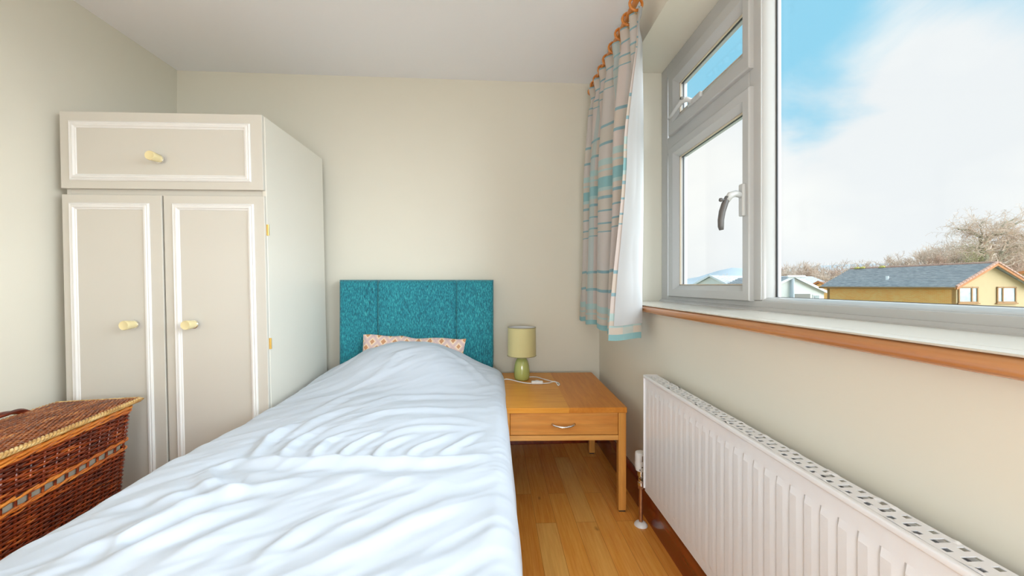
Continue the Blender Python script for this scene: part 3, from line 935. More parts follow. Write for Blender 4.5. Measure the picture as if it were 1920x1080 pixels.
# ------------------------------------------------------------------ radiator
def radiator():
    XA, XB = .582, .636       # front face, back
    Y0, Y1, Z0, Z1 = .02, 1.510, .192, .648
    r = thing('radiator', 'long white ribbed panel radiator under the window', 'radiator', ((XA+XB)/2, (Y0+Y1)/2, Z0))
    # front panel: pressed ribs
    pitch = .0365
    ys = []
    n = int((Y1-Y0-.05)/pitch)
    start = Y1-.024-n*pitch
    prof = [(0, 0), (.42, 1), (.88, 1), (.96, 0)]
    cols = [(Y0, 0), (Y0+.012, 0)]
    for k in range(n):
        for f, h in prof: cols.append((start+(k+f)*pitch, h))
    cols += [(Y1-.012, 0), (Y1, 0)]
    zr = [(Z0, 0), (Z0+.030, 0), (Z0+.042, 1), (Z1-.060, 1), (Z1-.046, 0), (Z1-.020, 0), (Z1-.006, 0)]
    A = np.zeros((len(zr), len(cols), 3))
    for i, (z, a) in enumerate(zr):
        for j, (y, h) in enumerate(cols):
            A[i, j] = (XA+.006-.0026*h*a, y, z)
    mb = MB(); mb.grid(A)
    # edges return to the back
    m = len(cols)
    bx = XA+.016
    edge = MB()
    mb.box(XA+.008, bx, Y0, Y1, Z0, Z1-.006)
    obj('front_panel', mb, M['white_gloss'], r, smooth=True, auto=8)
    # back panel and fins behind
    obj('back_panel', MB().box(XB-.012, XB, Y0+.004, Y1-.004, Z0, Z1-.010), M['white_gloss'], r)
    fn = MB()
    for k in range(int((Y1-Y0-.08)/.024)):
        y = Y0+.04+k*.024
        fn.box(bx, XB-.012, y, y+.002, Z0+.02, Z1-.045)
    obj('convector_fin', fn, M['dark_inside'], r)
    # side cover plates and the top rail the grille lies in
    sc = MB().box(XA, XB, Y1-.002, Y1+.003, Z0+.010, Z1)
    obj('side_cover', sc, M['white_gloss'], r, bevel=.0015)
    obj('side_cover', MB().box(XA, XB, Y0-.003, Y0+.002, Z0+.010, Z1), M['white_gloss'], r, bevel=.0015)
    lip = MB()
    lip.box(XA-.001, XA+.010, Y0, Y1, Z1-.012, Z1)
    obj('top_lip', lip, M['white_gloss'], r, bevel=.003)
    # grille: plate with alternating long and paired short slots
    g = MB()
    gx0, gx1 = XA+.010, XB
    wd = gx1-gx0
    xs = [0, .11, .33, .25, .75, .67, .89, 1.0]
    xs = [0, .11, .24, .34, .66, .76, .89, 1.0]
    xs = [gx0+wd*a for a in xs]
    p = .0365
    k = int((Y1-.02-Y0-.02)/p)
    ysb = [Y0]; kind = []
    y = Y1-.016-k*p
    ysb.append(y); kind.append('s')
    for q in range(k):
        ysb += [y+q*p+p*.24, y+q*p+p*.5, y+q*p+p*.74, y+q*p+p]
        kind += ['A', 's', 'B', 's']
    ysb.append(Y1-.001); kind.append('s')
    for j, kd in enumerate(kind):
        for i in range(len(xs)-1):
            hole = (kd == 'A' and i in (2, 3, 4)) or (kd == 'B' and i in (1, 2, 4, 5))
            if hole: continue
            a, b, c, d = xs[i], xs[i+1], ysb[j], ysb[j+1]
            g.add([(a, c, Z1-.001), (b, c, Z1-.001), (b, d, Z1-.001), (a, d, Z1-.001)], [(0, 1, 2, 3)])
    import bmesh
    go = obj('top_grille', g, M['white_gloss'], r)
    bm = bmesh.new(); bm.from_mesh(go.data); bmesh.ops.remove_doubles(bm, verts=bm.verts, dist=1e-5); bm.to_mesh(go.data); bm.free()
    md = go.modifiers.new('thick', 'SOLIDIFY'); md.thickness = .0012; md.offset = -1
    # wall brackets
    for y in (.25, 1.28):
        obj('bracket', MB().box(XB-.001, XR-.0005, y-.015, y+.015, Z0+.05, Z1-.06), M['white_gloss'], r)
    return r
radiator()

def valve():
    x, y = .606, 1.600
    v = thing('radiator_valve', 'white thermostatic radiator valve on a copper pipe beside the bedside table', 'radiator valve', (x, y, 0))
    def tilt(mb): return mb
    hd = MB().lathe([(.016, .228), (.021, .230), (.0235, .240), (.0240, .262), (.0225, .268), (.0235, .272), (.0235, .296), (.0215, .304), (.016, .306)], (x, y, 0), 'z', 30)
    h = obj('thermostat_head', hd, M['white_plastic'], v, smooth=True, auto=35)
    mk = MB()
    mk.box(x-.006, x+.006, y-.0247, y-.0235, .249, .2525)
    for a in (-.012, .012):
        mk.box(x+a-.0015, x+a+.0015, y-.0235, y-.0205, .238, .241)
    ob = obj('marking', mk, M['blackish'], h)
    obj('indicator', MB().box(x-.0045, x+.0045, y-.0242, y-.023, .274, .296), M['chrome'], h)
    bd = MB().lathe([(.011, .165), (.013, .167), (.013, .180), (.010, .182), (.010, .205), (.014, .207), (.014, .226), (.010, .228)], (x, y, 0), 'z', 18)
    bd.tube([(x, y, .193), (x+.004, y-.05, .205), (x+.006, y-.088, .214)], [.010, .010, .010], 12)
    bd.lathe([(.0135, -.012), (.0135, .008)], (x+.003, y-.035, .201), 'y', 6)
    obj('valve_body', bd, M['chrome'], v, smooth=True, auto=35)
    obj('pipe', MB().tube([(x, y, .004), (x, y, .166)], .0078, 16), M['copper'], v, smooth=True, auto=50)
    obj('olive_nut', MB().lathe([(.0115, .152), (.0125, .155), (.0125, .166)], (x, y, 0), 'z', 6), M['copper'], v)
    obj('pipe_collar', MB().lathe([(.027, 0), (.027, .003), (.022, .010), (.012, .016), (.009, .016)], (x, y, 0), 'z', 30), M['white_plastic'], v, smooth=True, auto=50)
valve()

# ------------------------------------------------------------------ curtain, pole and rings
XP, ZP = .585, 2.185
def pole():
    p = thing('curtain_pole', 'wooden curtain pole above the window', 'curtain pole', (XP, 1.0, ZP))
    obj('rod', MB().tube([(XP, -.75, ZP), (XP, 2.32, ZP)], .0135, 18), M['ringwood'], p, smooth=True, auto=50)
    obj('finial', MB().lathe([(.010, 0), (.016, .004), (.016, .010), (.012, .014), (.020, .028), (.023, .040), (.018, .055), (.006, .062)], (XP, 2.32, ZP), 'y', 24), M['ringwood'], p, smooth=True)
    for y in (-.6, 2.295):
        obj('bracket', MB().lathe([(.030, .0), (.028, .008), (.012, .012), (.011, XR-XP+.012)], (XR, y, ZP), '-x', 20).tube([(XP, y-.009, ZP), (XP, y+.009, ZP)], .019, 20), M['ringwood'], p, smooth=True, auto=40)
pole()

def catmull(P, n):
    P = np.asarray(P, float); Q = np.vstack([2*P[0]-P[1], P, 2*P[-1]-P[-2]])
    out = []
    m = len(P)-1
    for i in range(n+1):
        s = i/n*m; k = min(int(s), m-1); t = s-k
        a, b, c, d = Q[k], Q[k+1], Q[k+2], Q[k+3]
        out.append(.5*((2*b)+(c-a)*t+(2*a-5*b+4*c-d)*t*t+(3*b-a-3*c+d)*t**3))
    return np.array(out)

def curtain():
    c = thing('curtain', 'beige curtain with teal stripes and white lining drawn open beside the window', 'curtain', (.56, 1.95, .78))
    top = [(.585, 2.285), (.545, 2.250), (.592, 2.205), (.548, 2.155), (.592, 2.105), (.550, 2.055), (.594, 2.000), (.552, 1.945), (.596, 1.890), (.555, 1.835),
           (.598, 1.780), (.560, 1.730), (.602, 1.680), (.568, 1.635), (.604, 1.600), (.602, 1.585), (.588, 1.578)]
    mid = [(.540, 2.280), (.512, 2.235), (.560, 2.195), (.522, 2.140), (.515, 2.085), (.575, 2.050), (.545, 1.995), (.512, 1.930), (.525, 1.870), (.590, 1.820),
           (.548, 1.765), (.525, 1.715), (.575, 1.680), (.608, 1.640), (.612, 1.590), (.575, 1.572), (.525, 1.576)]
    bot = [(.497, 2.285), (.500, 2.235), (.512, 2.190), (.500, 2.140), (.510, 2.085), (.560, 2.050), (.530, 1.990), (.505, 1.920), (.515, 1.860), (.575, 1.830),
           (.530, 1.775), (.505, 1.720), (.570, 1.690), (.605, 1.650), (.608, 1.600), (.545, 1.582), (.468, 1.598)]
    n = 260; nz = 90
    T, Mi, B = catmull(top, n), catmull(mid, n), catmull(bot, n)
    ztop, zbot = 2.150, .785
    A = np.zeros((nz+1, n+1, 3)); Nn = np.zeros((nz+1, n+1, 2))
    for i in range(nz+1):
        s = i/nz
        if s < .45:
            f = s/.45; f = f*f*(3-2*f); P = T*(1-f)+Mi*f
        else:
            f = (s-.45)/.55; f = f*f*(3-2*f)*.6+f*.4; P = Mi*(1-f)+B*f
        # pinch under the heading tape
        P = P.copy()
        k = math.exp(-((s-.055)/.03)**2)*.45
        P[:, 0] = P[:, 0]*(1-k)+(.575)*k
        t = np.gradient(P, axis=0); t /= np.linalg.norm(t, axis=1)[:, None]+1e-9
        Nn[i] = np.stack([-t[:, 1], t[:, 0]], 1)     # lining side (towards the window for a run going to -y)
        z = ztop+(zbot-ztop)*s
        for j in range(n+1):
            q = j/n
            dz = 0
            if s > .0: dz = -.004*math.sin(q*40)*s
            # the leading edge and the far edge hang at slightly different lengths
            dz += -.012*s*max(0, (q-.75)/.25)+.012*s*max(0, (.3-q)/.3)
            wob = .004*mnoise.noise((q*8, z*2.5, 1.0))*min(1, s*3)
            A[i, j] = (P[j, 0]+Nn[i, j, 0]*wob, P[j, 1]+Nn[i, j, 1]*wob, z+dz)
    # keep clear of the sill and the wall
    A[..., 0] = np.minimum(A[..., 0], .608)
    arcl = np.concatenate([[0], np.cumsum(np.linalg.norm(np.diff(B, axis=0), axis=1))])
    mb = MB(); mb.grid(A)
    mb.uv = [(arcl[j], 2.150-(2.150+(zbot-ztop)*(i/nz))+PH) for i in range(nz+1) for j in range(n+1)]
    f = obj('fabric', mb, M['curtain'], c, smooth=True, fixn=False)
    j0, j1, i1 = 6, n-3, nz-3
    L = A[:i1, j0:j1].copy()
    L[..., 0] += Nn[:i1, j0:j1, 0]*.0035; L[..., 1] += Nn[:i1, j0:j1, 1]*.0035
    # loose lining: hangs a little fuller
    for i in range(L.shape[0]):
        for j in range(L.shape[1]):
            w = .003*abs(mnoise.noise((j*.08, i*.06, 5.0)))*min(1, i/20)
            L[i, j, 0] += Nn[i, j0+j, 0]*w; L[i, j, 1] += Nn[i, j0+j, 1]*w
    lo = obj('lining', MB().grid(L), M['lining'], c, smooth=True, fixn=False); lo['label'] = 'plain white lining'
    tp = A[1:6, :].copy(); tp[..., 0] += Nn[1:6, :, 0]*.002; tp[..., 1] += Nn[1:6, :, 1]*.002
    # rings
    ring = None
    for k, y in enumerate([2.262, 2.195, 2.10, 2.00, 1.90, 1.795, 1.69, 1.60]):
        RINGS = ['wooden curtain ring at the far end of the pole by the back wall corner'] + ['wooden curtain ring, %s along the pole from the back wall' % w for w in ('second', 'third', 'fourth', 'fifth', 'sixth', 'seventh')] + ['wooden curtain ring at the leading edge of the curtain, nearest the window pane']
        if ring is None:
            ring = thing('curtain_ring', RINGS[0], 'curtain ring', (XP, y, ZP-.012), 0, 'wooden rings on the curtain pole')
            r = .0265
            obj('hoop', MB().tube([(r*math.cos(a), 0, r*math.sin(a)) for a in np.linspace(0, 2*PI, 28, endpoint=False)], .0058, 10, closed=True), M['ringwood'], ring, local=True, smooth=True)
            obj('screw_eye', MB().tube([(.0045*math.cos(a), .0, -.0375+.0045*math.sin(a)) for a in np.linspace(0, 2*PI, 14, endpoint=False)], .0012, 6, closed=True), M['brass'], ring, local=True, smooth=True)
            o = ring
        else:
            o = copy_tree(ring); o.location = (XP, y, ZP-.012)
        o['label'] = RINGS[k]
        o.rotation_euler = (0, 0, random.uniform(-.25, .25))
PH = 0.10
curtain()

# ------------------------------------------------------------------ wicker basket
def basket():
    L_, W_, H_ = .74, .25, .532
    b = thing('wicker_hamper', 'red brown lidded wicker hamper between the wardrobe and the bed', 'hamper', (-1.512, 1.245, 0), math.radians(11))
    def outline(z, off=0.0, n=220):
        tp = .84+.16*(z/H_)**1.3
        hl, hw = L_/2*(.90+.10*(z/H_)**1.5)+off, W_/2*tp+off
        r = .025
        pts = []
        per = []
        corners = [(hw-r, hl-r, 0), (-hw+r, hl-r, PI/2), (-hw+r, -hl+r, PI), (hw-r, -hl+r, 1.5*PI)]
        raw = []
        for cx, cy, a0 in corners:
            for k in range(7):
                a = a0+PI/2*k/6; raw.append((cx+r*math.cos(a), cy+r*math.sin(a), math.cos(a), math.sin(a)))
        raw.append(raw[0])
        R = np.array(raw); d = np.concatenate([[0], np.cumsum(np.linalg.norm(np.diff(R[:, :2], axis=0), axis=1))])
        s = np.linspace(0, d[-1], n, endpoint=False)
        return np.stack([np.interp(s, d, R[:, k]) for k in range(4)], 1)
    NS = 44  # stakes round the basket
    n = NS*6
    weave = MB()
    rows = []
    z = .012; row = 0
    gap = (.360, .386)
    while z < H_-.022:
        if gap[0] < z < gap[1]: z = gap[1]
        O = outline(z, 0, n)
        ph = PI*(row % 2)
        amp = .0042
        off = amp*np.cos(np.arange(n)/n*NS*PI+ph)
        jit = np.array([mnoise.noise((k*.11, row*3.7, 0)) for k in range(n)])*.0012
        P = [(O[k, 0]+O[k, 2]*off[k], O[k, 1]+O[k, 3]*off[k], z+jit[k]) for k in range(n)]
        weave.tube(P, .0036+.0006*random.random(), 5, closed=True)
        z += .0072; row += 1
    st = MB()
    Ot = outline(H_-.02, 0, NS); Ob = outline(0.01, 0, NS); Om = outline(.26, 0, NS)
    for k in range(NS):
        st.tube([(O_[k, 0], O_[k, 1], zz) for O_, zz in ((Ob, .01), (outline(.13, 0, NS), .13), (Om, .26), (outline(.39, 0, NS), .39), (Ot, H_-.02))], .0040, 6)
    obj('woven_side', weave, M['wicker'], b, local=True, smooth=True)
    obj('stake_frame', st, M['wicker'], b, local=True, smooth=True)
    rimm = MB()
    for z, r, tw in ((H_-.018, .006, 1), (H_-.030, .0045, 1), (.390, .0048, 1), (.358, .0042, 1), (.012, .007, 1)):
        O = outline(z, .003, 200)
        for s in (0, 1):
            P = [(O[k, 0]+O[k, 2]*.003*math.cos(k*.5+s*PI), O[k, 1]+O[k, 3]*.003*math.cos(k*.5+s*PI), z+.003*math.sin(k*.5+s*PI)) for k in range(200)]
            rimm.tube(P, r, 6, closed=True)
    obj('rim_band', rimm, M['rim'], b, local=True, smooth=True)
    inn = MB()
    lo, hi = outline(.01, -.008, 60), outline(H_-.03, -.008, 60)
    mid = outline(.385, -.008, 60)
    vs = [(p[0], p[1], .01) for p in lo]+[(p[0], p[1], .385) for p in mid]+[(p[0], p[1], H_-.03) for p in hi]
    fs = [(r*60+k, r*60+(k+1) % 60, (r+1)*60+(k+1) % 60, (r+1)*60+k) for r in range(2) for k in range(60)]+[tuple(range(60))]
    inn.add(vs, fs)
    obj('light_blocker', inn, M['basket_dark'], b, local=True)  # dark box added inside the weave to block light
    # pale cloth that shows through the open row
    cl = MB()
    a, bb = outline(.354, -.006, 200), outline(.392, -.006, 200)
    idx = [k for k in range(200) if a[k, 0] > W_*.30 and -.22 < a[k, 1] < .33]
    idx.sort(key=lambda k: a[k, 1])
    vs = [(a[k, 0], a[k, 1], .354) for k in idx]+[(bb[k, 0], bb[k, 1], .392) for k in idx]; m = len(idx)
    cl.add(vs, [(k, k+1, m+k+1, m+k) for k in range(m-1)])
    obj('cloth_inside', cl, M['basket_cloth'], b, local=True)
    # lid
    lid = MB(); lw, ll = W_+.036, L_+.050
    nr = int(lw/.0062)
    nn = 130
    for r in range(nr):
        x = -lw/2+.012+(lw-.024)*r/(nr-1)
        P = []
        for k in range(nn):
            y = -ll/2+.010+(ll-.020)*k/(nn-1)
            zz = H_+.006+.010*(1-(2*x/lw)**2)*(1-(2*y/ll)**2)+.0028*math.cos(k/nn*PI*52+PI*(r % 2))
            P.append((x+.0010*mnoise.noise((k*.3, r*2.0, 0)), y, zz))
        lid.tube(P, .0040, 5)
    lid.box(-lw/2+.012, lw/2-.012, -ll/2+.012, ll/2-.012, H_-.006, H_+.003)
    lo_ = obj('lid', lid, M['wicker_lid'], b, local=True, smooth=True, auto=60)
    br = MB()
    per = []
    hw, hl = lw/2-.004, ll/2-.004
    cn = [(hw, hl), (-hw, hl), (-hw, -hl), (hw, -hl), (hw, hl)]
    pts = []
    for (xa, ya), (xb, yb2) in zip(cn[:-1], cn[1:]):
        d = math.hypot(xb-xa, yb2-ya); q = int(d/.0035)
        for k in range(q): pts.append((xa+(xb-xa)*k/q, ya+(yb2-ya)*k/q))
    for s in range(3):
        P = []
        for k, (x, y) in enumerate(pts):
            th = k*.55+s*2*PI/3
            ox = .0050*math.cos(th)
            nx, ny = (x/hw if abs(abs(x)-hw) < 1e-6 else 0), (y/hl if abs(abs(y)-hl) < 1e-6 else 0)
            P.append((x+nx*ox, y+ny*ox, H_+.003+.0050*math.sin(th)))
        br.tube(P, .0048, 6, closed=True)
    obj('braided_edge', br, M['braid'], lo_, local=True, smooth=True)['label'] = 'pale braided edge'
    # handle loop along the wall side of the lid
    hd = MB()
    for o_ in (-.004, .004):
        P = []
        for k in range(25):
            s = -1+2*k/24
            P.append((-lw/2+.010+o_*math.cos(k*.35),   .135+s*.14, H_+.004+.024*(1-s**4)+o_*math.sin(k*.35)))
        hd.tube(P, .0065, 8)
    obj('handle', hd, M['handle_cane'], lo_, local=True, smooth=True)
    return b
M['handle_cane'] = wicker_mat('dark_handle_cane', (lin(70, 20, 10), lin(110, 38, 18), lin(140, 56, 24), lin(180, 90, 44)), 30)
basket()

# ------------------------------------------------------------------ outside
GZ = -2.35
M['lawn'] = plain('garden_ground', (0.36, 0.38, 0.24, 1), 0.95, var=0.4, vs=0.3)
M['hill'] = plain('far_hill', (0.40, 0.44, 0.48, 1), 0.95, var=0.10, vs=0.01)
struct('ground', MB().box(3, 260, -60, 320, GZ-2.2, GZ-2.0), M['lawn'])

def brick_mat():
    t = NT('yellow_brick')
    s = t.sep(t.coord())
    br = t.N.new('ShaderNodeTexBrick'); t.L.new(t.comb(t.math('ADD', s[0], s[1]), s[2], 0.0), br.inputs['Vector'])
    br.inputs['Scale'].default_value = 1; br.inputs['Brick Width'].default_value = .225; br.inputs['Row Height'].default_value = .075
    br.inputs['Mortar Size'].default_value = .006
    br.inputs['Color1'].default_value = lin(255, 178, 86); br.inputs['Color2'].default_value = lin(255, 200, 120); br.inputs['Mortar'].default_value = lin(255, 224, 170)
    n = t.noise(t.coord(), 1.2, 4)
    t.set(Base_Color=t.mix(0.35, br.outputs[0], t.ramp(n, [(0.35, lin(255, 172, 84)), (0.65, lin(255, 204, 126))])), Roughness=0.9)
    return t.m
M['brick'] = brick_mat()
def slate_mat(name, c1, c2):
    t = NT(name)
    s = t.sep(t.coord())
    n = t.noise(t.coord(scale=(1, 1, 6)), 3, 4)
    t.set(Base_Color=t.ramp(n, [(0.3, c1), (0.7, c2)]), Roughness=0.9)
    t.b.inputs['Specular IOR Level'].default_value = 0.2
    return t.m
M['slate'] = slate_mat('grey_roof_tile', lin(160, 160, 166), lin(206, 204, 204))
M['render_cream'] = plain('cream_render', lin(212, 184, 140), 0.9, var=0.05)
M['render_white'] = plain('white_render', lin(250, 248, 240), 0.9, var=0.03)
M['barge'] = plain('orange_bargeboard', lin(196, 124, 66), 0.7, var=0.1)
M['ridge_tile'] = plain('pinkish_ridge_tile', lin(206, 160, 140), 0.8, var=0.15, vs=2)
M['far_frame'] = plain('brown_window_frame', lin(168, 118, 58), 0.6)
M['far_glass'] = plain('far_window_glass', lin(176, 188, 186), 0.15, var=0.35, vs=3)
M['far_white'] = plain('white_fascia', lin(246, 246, 246), 0.6)
M['garage'] = plain('grey_garage_door', lin(158, 152, 144), 0.6)
M['pipe_blue'] = plain('pale_blue_downpipe', lin(196, 206, 216), 0.6)
M['moss'] = plain('yellow_moss', lin(186, 170, 84), 0.95)

def cs(u, v, depth):
    """a point at a depth along the view axis, used to read off where the far houses stand"""
    a = (u-960)/730
    return Vector(((math.sin(YAW)+a*math.cos(YAW))*depth, (math.cos(YAW)-a*math.sin(YAW))*depth, 1.0-(v-535)/730*depth))

def gabled(name, label, corner, along, length, width, ez, az, walls, roofm, fascia, over=.45, rows=11, base=GZ-2.0):
    """near gable corner, ridge direction 'along' (unit xy), width to the right of it"""
    h = thing(name, label, 'house', (corner[0], corner[1], base))
    A = Vector((along[0], along[1], 0)); R = Vector((along[1], -along[0], 0)); O = Vector((corner[0], corner[1], 0)); U = Vector((0, 0, 1))
    P = lambda a, r, z: O+A*a+R*r+U*z
    # body: side walls box and gable
    obj('side_wall', MB().prism([P(0.02, 0, base), P(length, 0, base), P(length, 0, ez), P(0.02, 0, ez)], R*.25), walls[0], h)
    obj('far_wall', MB().prism([P(0.02, width-.25, base), P(length, width-.25, base), P(length, width-.25, ez), P(0.02, width-.25, ez)], R*.25), walls[0], h)
    obj('gable_wall', MB().prism([P(0, 0, base), P(0, width, base), P(0, width, ez), P(0, width/2, az-.12), P(0, 0, ez)], A*.25), walls[1], h)
    obj('gable_wall', MB().prism([P(length-.25, 0, base), P(length-.25, width, base), P(length-.25, width, ez), P(length-.25, width/2, az-.12), P(length-.25, 0, ez)], A*.25), walls[1], h)
    sl = (az-ez)/(width/2)
    rf = MB()
    # stepped courses of tile on each slope
    for side in (0, 1):
        for k in range(rows):
            f0, f1 = k/rows, (k+1)/rows+.01
            def rr(f): return (-over+(width/2+over)*f) if side == 0 else (width+over-(width/2+over)*f)
            def zz(f): return ez-over*sl+(az-ez+over*sl)*f
            q = [P(-over*.7, rr(f0), zz(f0)+.13), P(-over*.7, rr(f1), zz(f1)+.02), P(-over*.7, rr(f1), zz(f1)-.02), P(-over*.7, rr(f0), zz(f0))]
            rf.prism(q, A*(length+over*1.4))
    obj('roof', rf, roofm, h)
    bb = MB()
    e0 = -over*.7-.05
    for side in (0, 1):
        r0 = -over if side == 0 else width+over
        q = [P(e0, r0, ez-over*sl-.12), P(e0, width/2, az-.14), P(e0, width/2, az+.12), P(e0, r0, ez-over*sl+.12)]
        bb.prism(q, A*.06)
    obj('bargeboard', bb, fascia, h)
    gt = MB().tube([P(-over*.7, -over-.03, ez-over*sl-.02), P(length+over*.7, -over-.03, ez-over*sl-.02)], .075, 8)
    obj('gutter', gt, fascia if fascia is not M['barge'] else M['far_frame'], h)
    return h, P, sl

def house_brick():
    c = cs(1793, 535, 26.0)
    e = cs(1551, 535, 35.5)
    al = Vector((e.x-c.x, e.y-c.y)); length = al.length; al.normalize()
    ez, az = 1.0+.06, 1.0+1.46
    h, P, sl = gabled('house', 'yellow brick house with grey tiled roof and cream gable with two windows', (c.x, c.y), al, length, 5.3, ez, az, (M['brick'], M['render_cream']), M['slate'], M['barge'], rows=14)
    rt = MB()
    for side in (0, 1):
        for k in range(14):
            f0, f1 = k/14, (k+.9)/14
            def rr(f): return -.45+(2.65+.45)*f if side == 0 else 5.3+.45-(2.65+.45)*f
            def zz(f): return ez-.45*sl+(az-ez+.45*sl)*f+.10
            rt.tube([P(-.33, rr(f0), zz(f0)), P(-.33, rr(f1), zz(f1))], .085, 6)
    for k in range(34):
        a = -.3+(length+.6)*k/34
        rt.tube([P(a, 2.65, az+.06), P(a+(length+.6)/34*.93, 2.65, az+.06)], .10, 6)
    obj('ridge_tile', rt, M['ridge_tile'], h)
    for r0, r1, mull in ((.12, 1.62, .68), (3.06, 4.56, .30)):
        z0, z1 = -.18, .90
        fr = MB(); t = .09
        fr.prism([P(-.06, r0, z0), P(-.06, r1, z0), P(-.06, r1, z0+t), P(-.06, r0, z0+t)], P(0, 0, 0)-P(-.10, 0, 0))
        fr.prism([P(-.06, r0, z1-t), P(-.06, r1, z1-t), P(-.06, r1, z1), P(-.06, r0, z1)], P(0, 0, 0)-P(-.10, 0, 0))
        rm = r0+(r1-r0)*mull
        for a in (r0, rm-t/2, r1-t):
            fr.prism([P(-.06, a, z0), P(-.06, a+t, z0), P(-.06, a+t, z1), P(-.06, a, z1)], P(0, 0, 0)-P(-.10, 0, 0))
        fr.prism([P(-.10, r0-.08, z0-.08), P(-.10, r1+.08, z0-.08), P(-.10, r1+.08, z0), P(-.10, r0-.08, z0)], P(0, 0, 0)-P(-.14, 0, 0))
        w = obj('window', fr, M['far_frame'], h)
        obj('pane', MB().prism([P(-.02, r0, z0), P(-.02, r1, z0), P(-.02, r1, z1), P(-.02, r0, z1)], P(0, 0, 0)-P(-.015, 0, 0)), M['far_glass'], w)
    # soil vent pipe on the slope, airbrick plate on the wall, moss by the far end of the ridge
    f = .35
    obj('vent_pipe', MB().tube([P(4.9, -.45+3.1*f, ez-.45*sl+(az-ez+.45*sl)*f), P(4.9, -.45+3.1*f, ez-.45*sl+(az-ez+.45*sl)*f+.34)], .10, 10), M['far_white'], h)
    obj('wall_vent', MB().prism([P(4.0, -.02, .72), P(4.8, -.02, .72), P(4.8, -.02, .86), P(4.0, -.02, .86)], (P(0, .03, 0)-P(0, 0, 0))), M['far_white'], h)
    for a in (length-.4, length-2.6, length-.9):
        obj('moss', MB().lathe([(.30, 0), (.22, .10), (.05, .16)], P(a, 2.6, az+.05), 'z', 9), M['moss'], h)
house_brick()

def house_white():
    # gable to us: ridge runs away from the camera
    c = cs(1428, 553, 40.0); c2 = cs(1545, 553, 40.0)
    wid = (c2-c).length
    r = Vector((c2.x-c.x, c2.y-c.y)).normalized(); al = Vector((-r.y, r.x))
    ez, az = 1-.62, 1.0+.92
    h, P, sl = gabled('house', 'white rendered bungalow gable left of the yellow brick house', (c.x, c.y), al, 9, wid, ez, az, (M['render_white'], M['render_white']), M['slate'], M['far_white'], over=.35)
    m = wid*.5
    obj('downpipe', MB().tube([P(-.08, m-.15, ez-2.5), P(-.08, m-.15, az-.2)], .22, 8), M['pipe_blue'], h)
    d = obj('garage_door', MB().prism([P(-.06, m+.05, -2.6), P(-.06, m+1.75, -2.6), P(-.06, m+1.75, .12), P(-.06, m+.05, .12)], P(0, 0, 0)-P(-.08, 0, 0)), M['garage'], h)
    f = obj('window', MB().prism([P(-.05, m+2.05, -.9), P(-.05, m+2.75, -.9), P(-.05, m+2.75, .05), P(-.05, m+2.05, .05)], P(0, 0, 0)-P(-.06, 0, 0)), M['far_white'], h)
    obj('pane', MB().prism([P(-.07, m+2.15, -.42), P(-.07, m+2.65, -.42), P(-.07, m+2.65, -.05), P(-.07, m+2.15, -.05)], P(0, 0, 0)-P(-.03, 0, 0)), M['far_glass'], f)
    obj('ridge_cap', MB().box(0, 0, 0, 0, 0, 0) if False else MB().tube([P(-.5, m-.9, az-.02), P(-.5, m+.9, az-.02)], .10, 8), M['far_white'], h)
house_white()

def house_behind():
    c = cs(1295, 536, 55.0); e = cs(1475, 533, 62.0)
    r = Vector((e.x-c.x, e.y-c.y)); L_ = r.length; r.normalize()
    # ridge runs across the view
    h, P, sl = gabled('house', 'grey roofed house behind the white bungalow seen through the casement', (c.x, c.y), r, L_, 7.0, 1.0-.25, 1.0+1.30, (M['render_white'], M['render_white']), M['slate'], M['far_white'])
    obj('chimney', MB().prism([P(6.0, 3.2, 1.6), P(6.7, 3.2, 1.6), P(6.7, 3.8, 1.6), P(6.0, 3.8, 1.6)], (0, 0, 1.3)), M['render_white'], h)
house_behind()
def house_right():
    c = cs(1935, 545, 33.0)
    h, P, sl = gabled('house', 'grey tiled roof of a house right behind the yellow brick house', (c.x-2.4, c.y+3.0), Vector((.55, .835)).normalized(), 9, 7.0, 1.1, 2.15, (M['brick'], M['render_cream']), M['slate'], M['barge'])
house_right()
def house_brown():
    c = cs(1500, 548, 52.0); e = cs(1560, 548, 52)
    r = Vector((e.x-c.x, e.y-c.y)).normalized()
    h, P, sl = gabled('house', 'brown roofed house between the white bungalow and the brick house', (c.x, c.y), r, 8, 7.0, 1-.9, 1.0+.45, (M['brick'], M['brick']), M['brown_tile'], M['barge'])
M['brown_tile'] = slate_mat('brown_roof_tile', lin(150, 120, 104), lin(180, 150, 134))
house_brown()

# ---- bare trees
M['bark'] = plain('pale_bark', lin(190, 172, 154), 0.95, var=0.3, vs=4)
M['twig'] = plain('winter_twigs', lin(226, 202, 182), 0.95, var=0.2, vs=0.5)
M['twig_red'] = plain('reddish_twigs', lin(228, 196, 176), 0.95, var=0.2, vs=0.5)
M['oakbark'] = plain('grey_green_oak_bark', lin(168, 158, 134), 0.95, var=0.3, vs=3)
M['ivy'] = plain('ivy_leaves', lin(184, 180, 120), 0.9, var=0.4, vs=3)

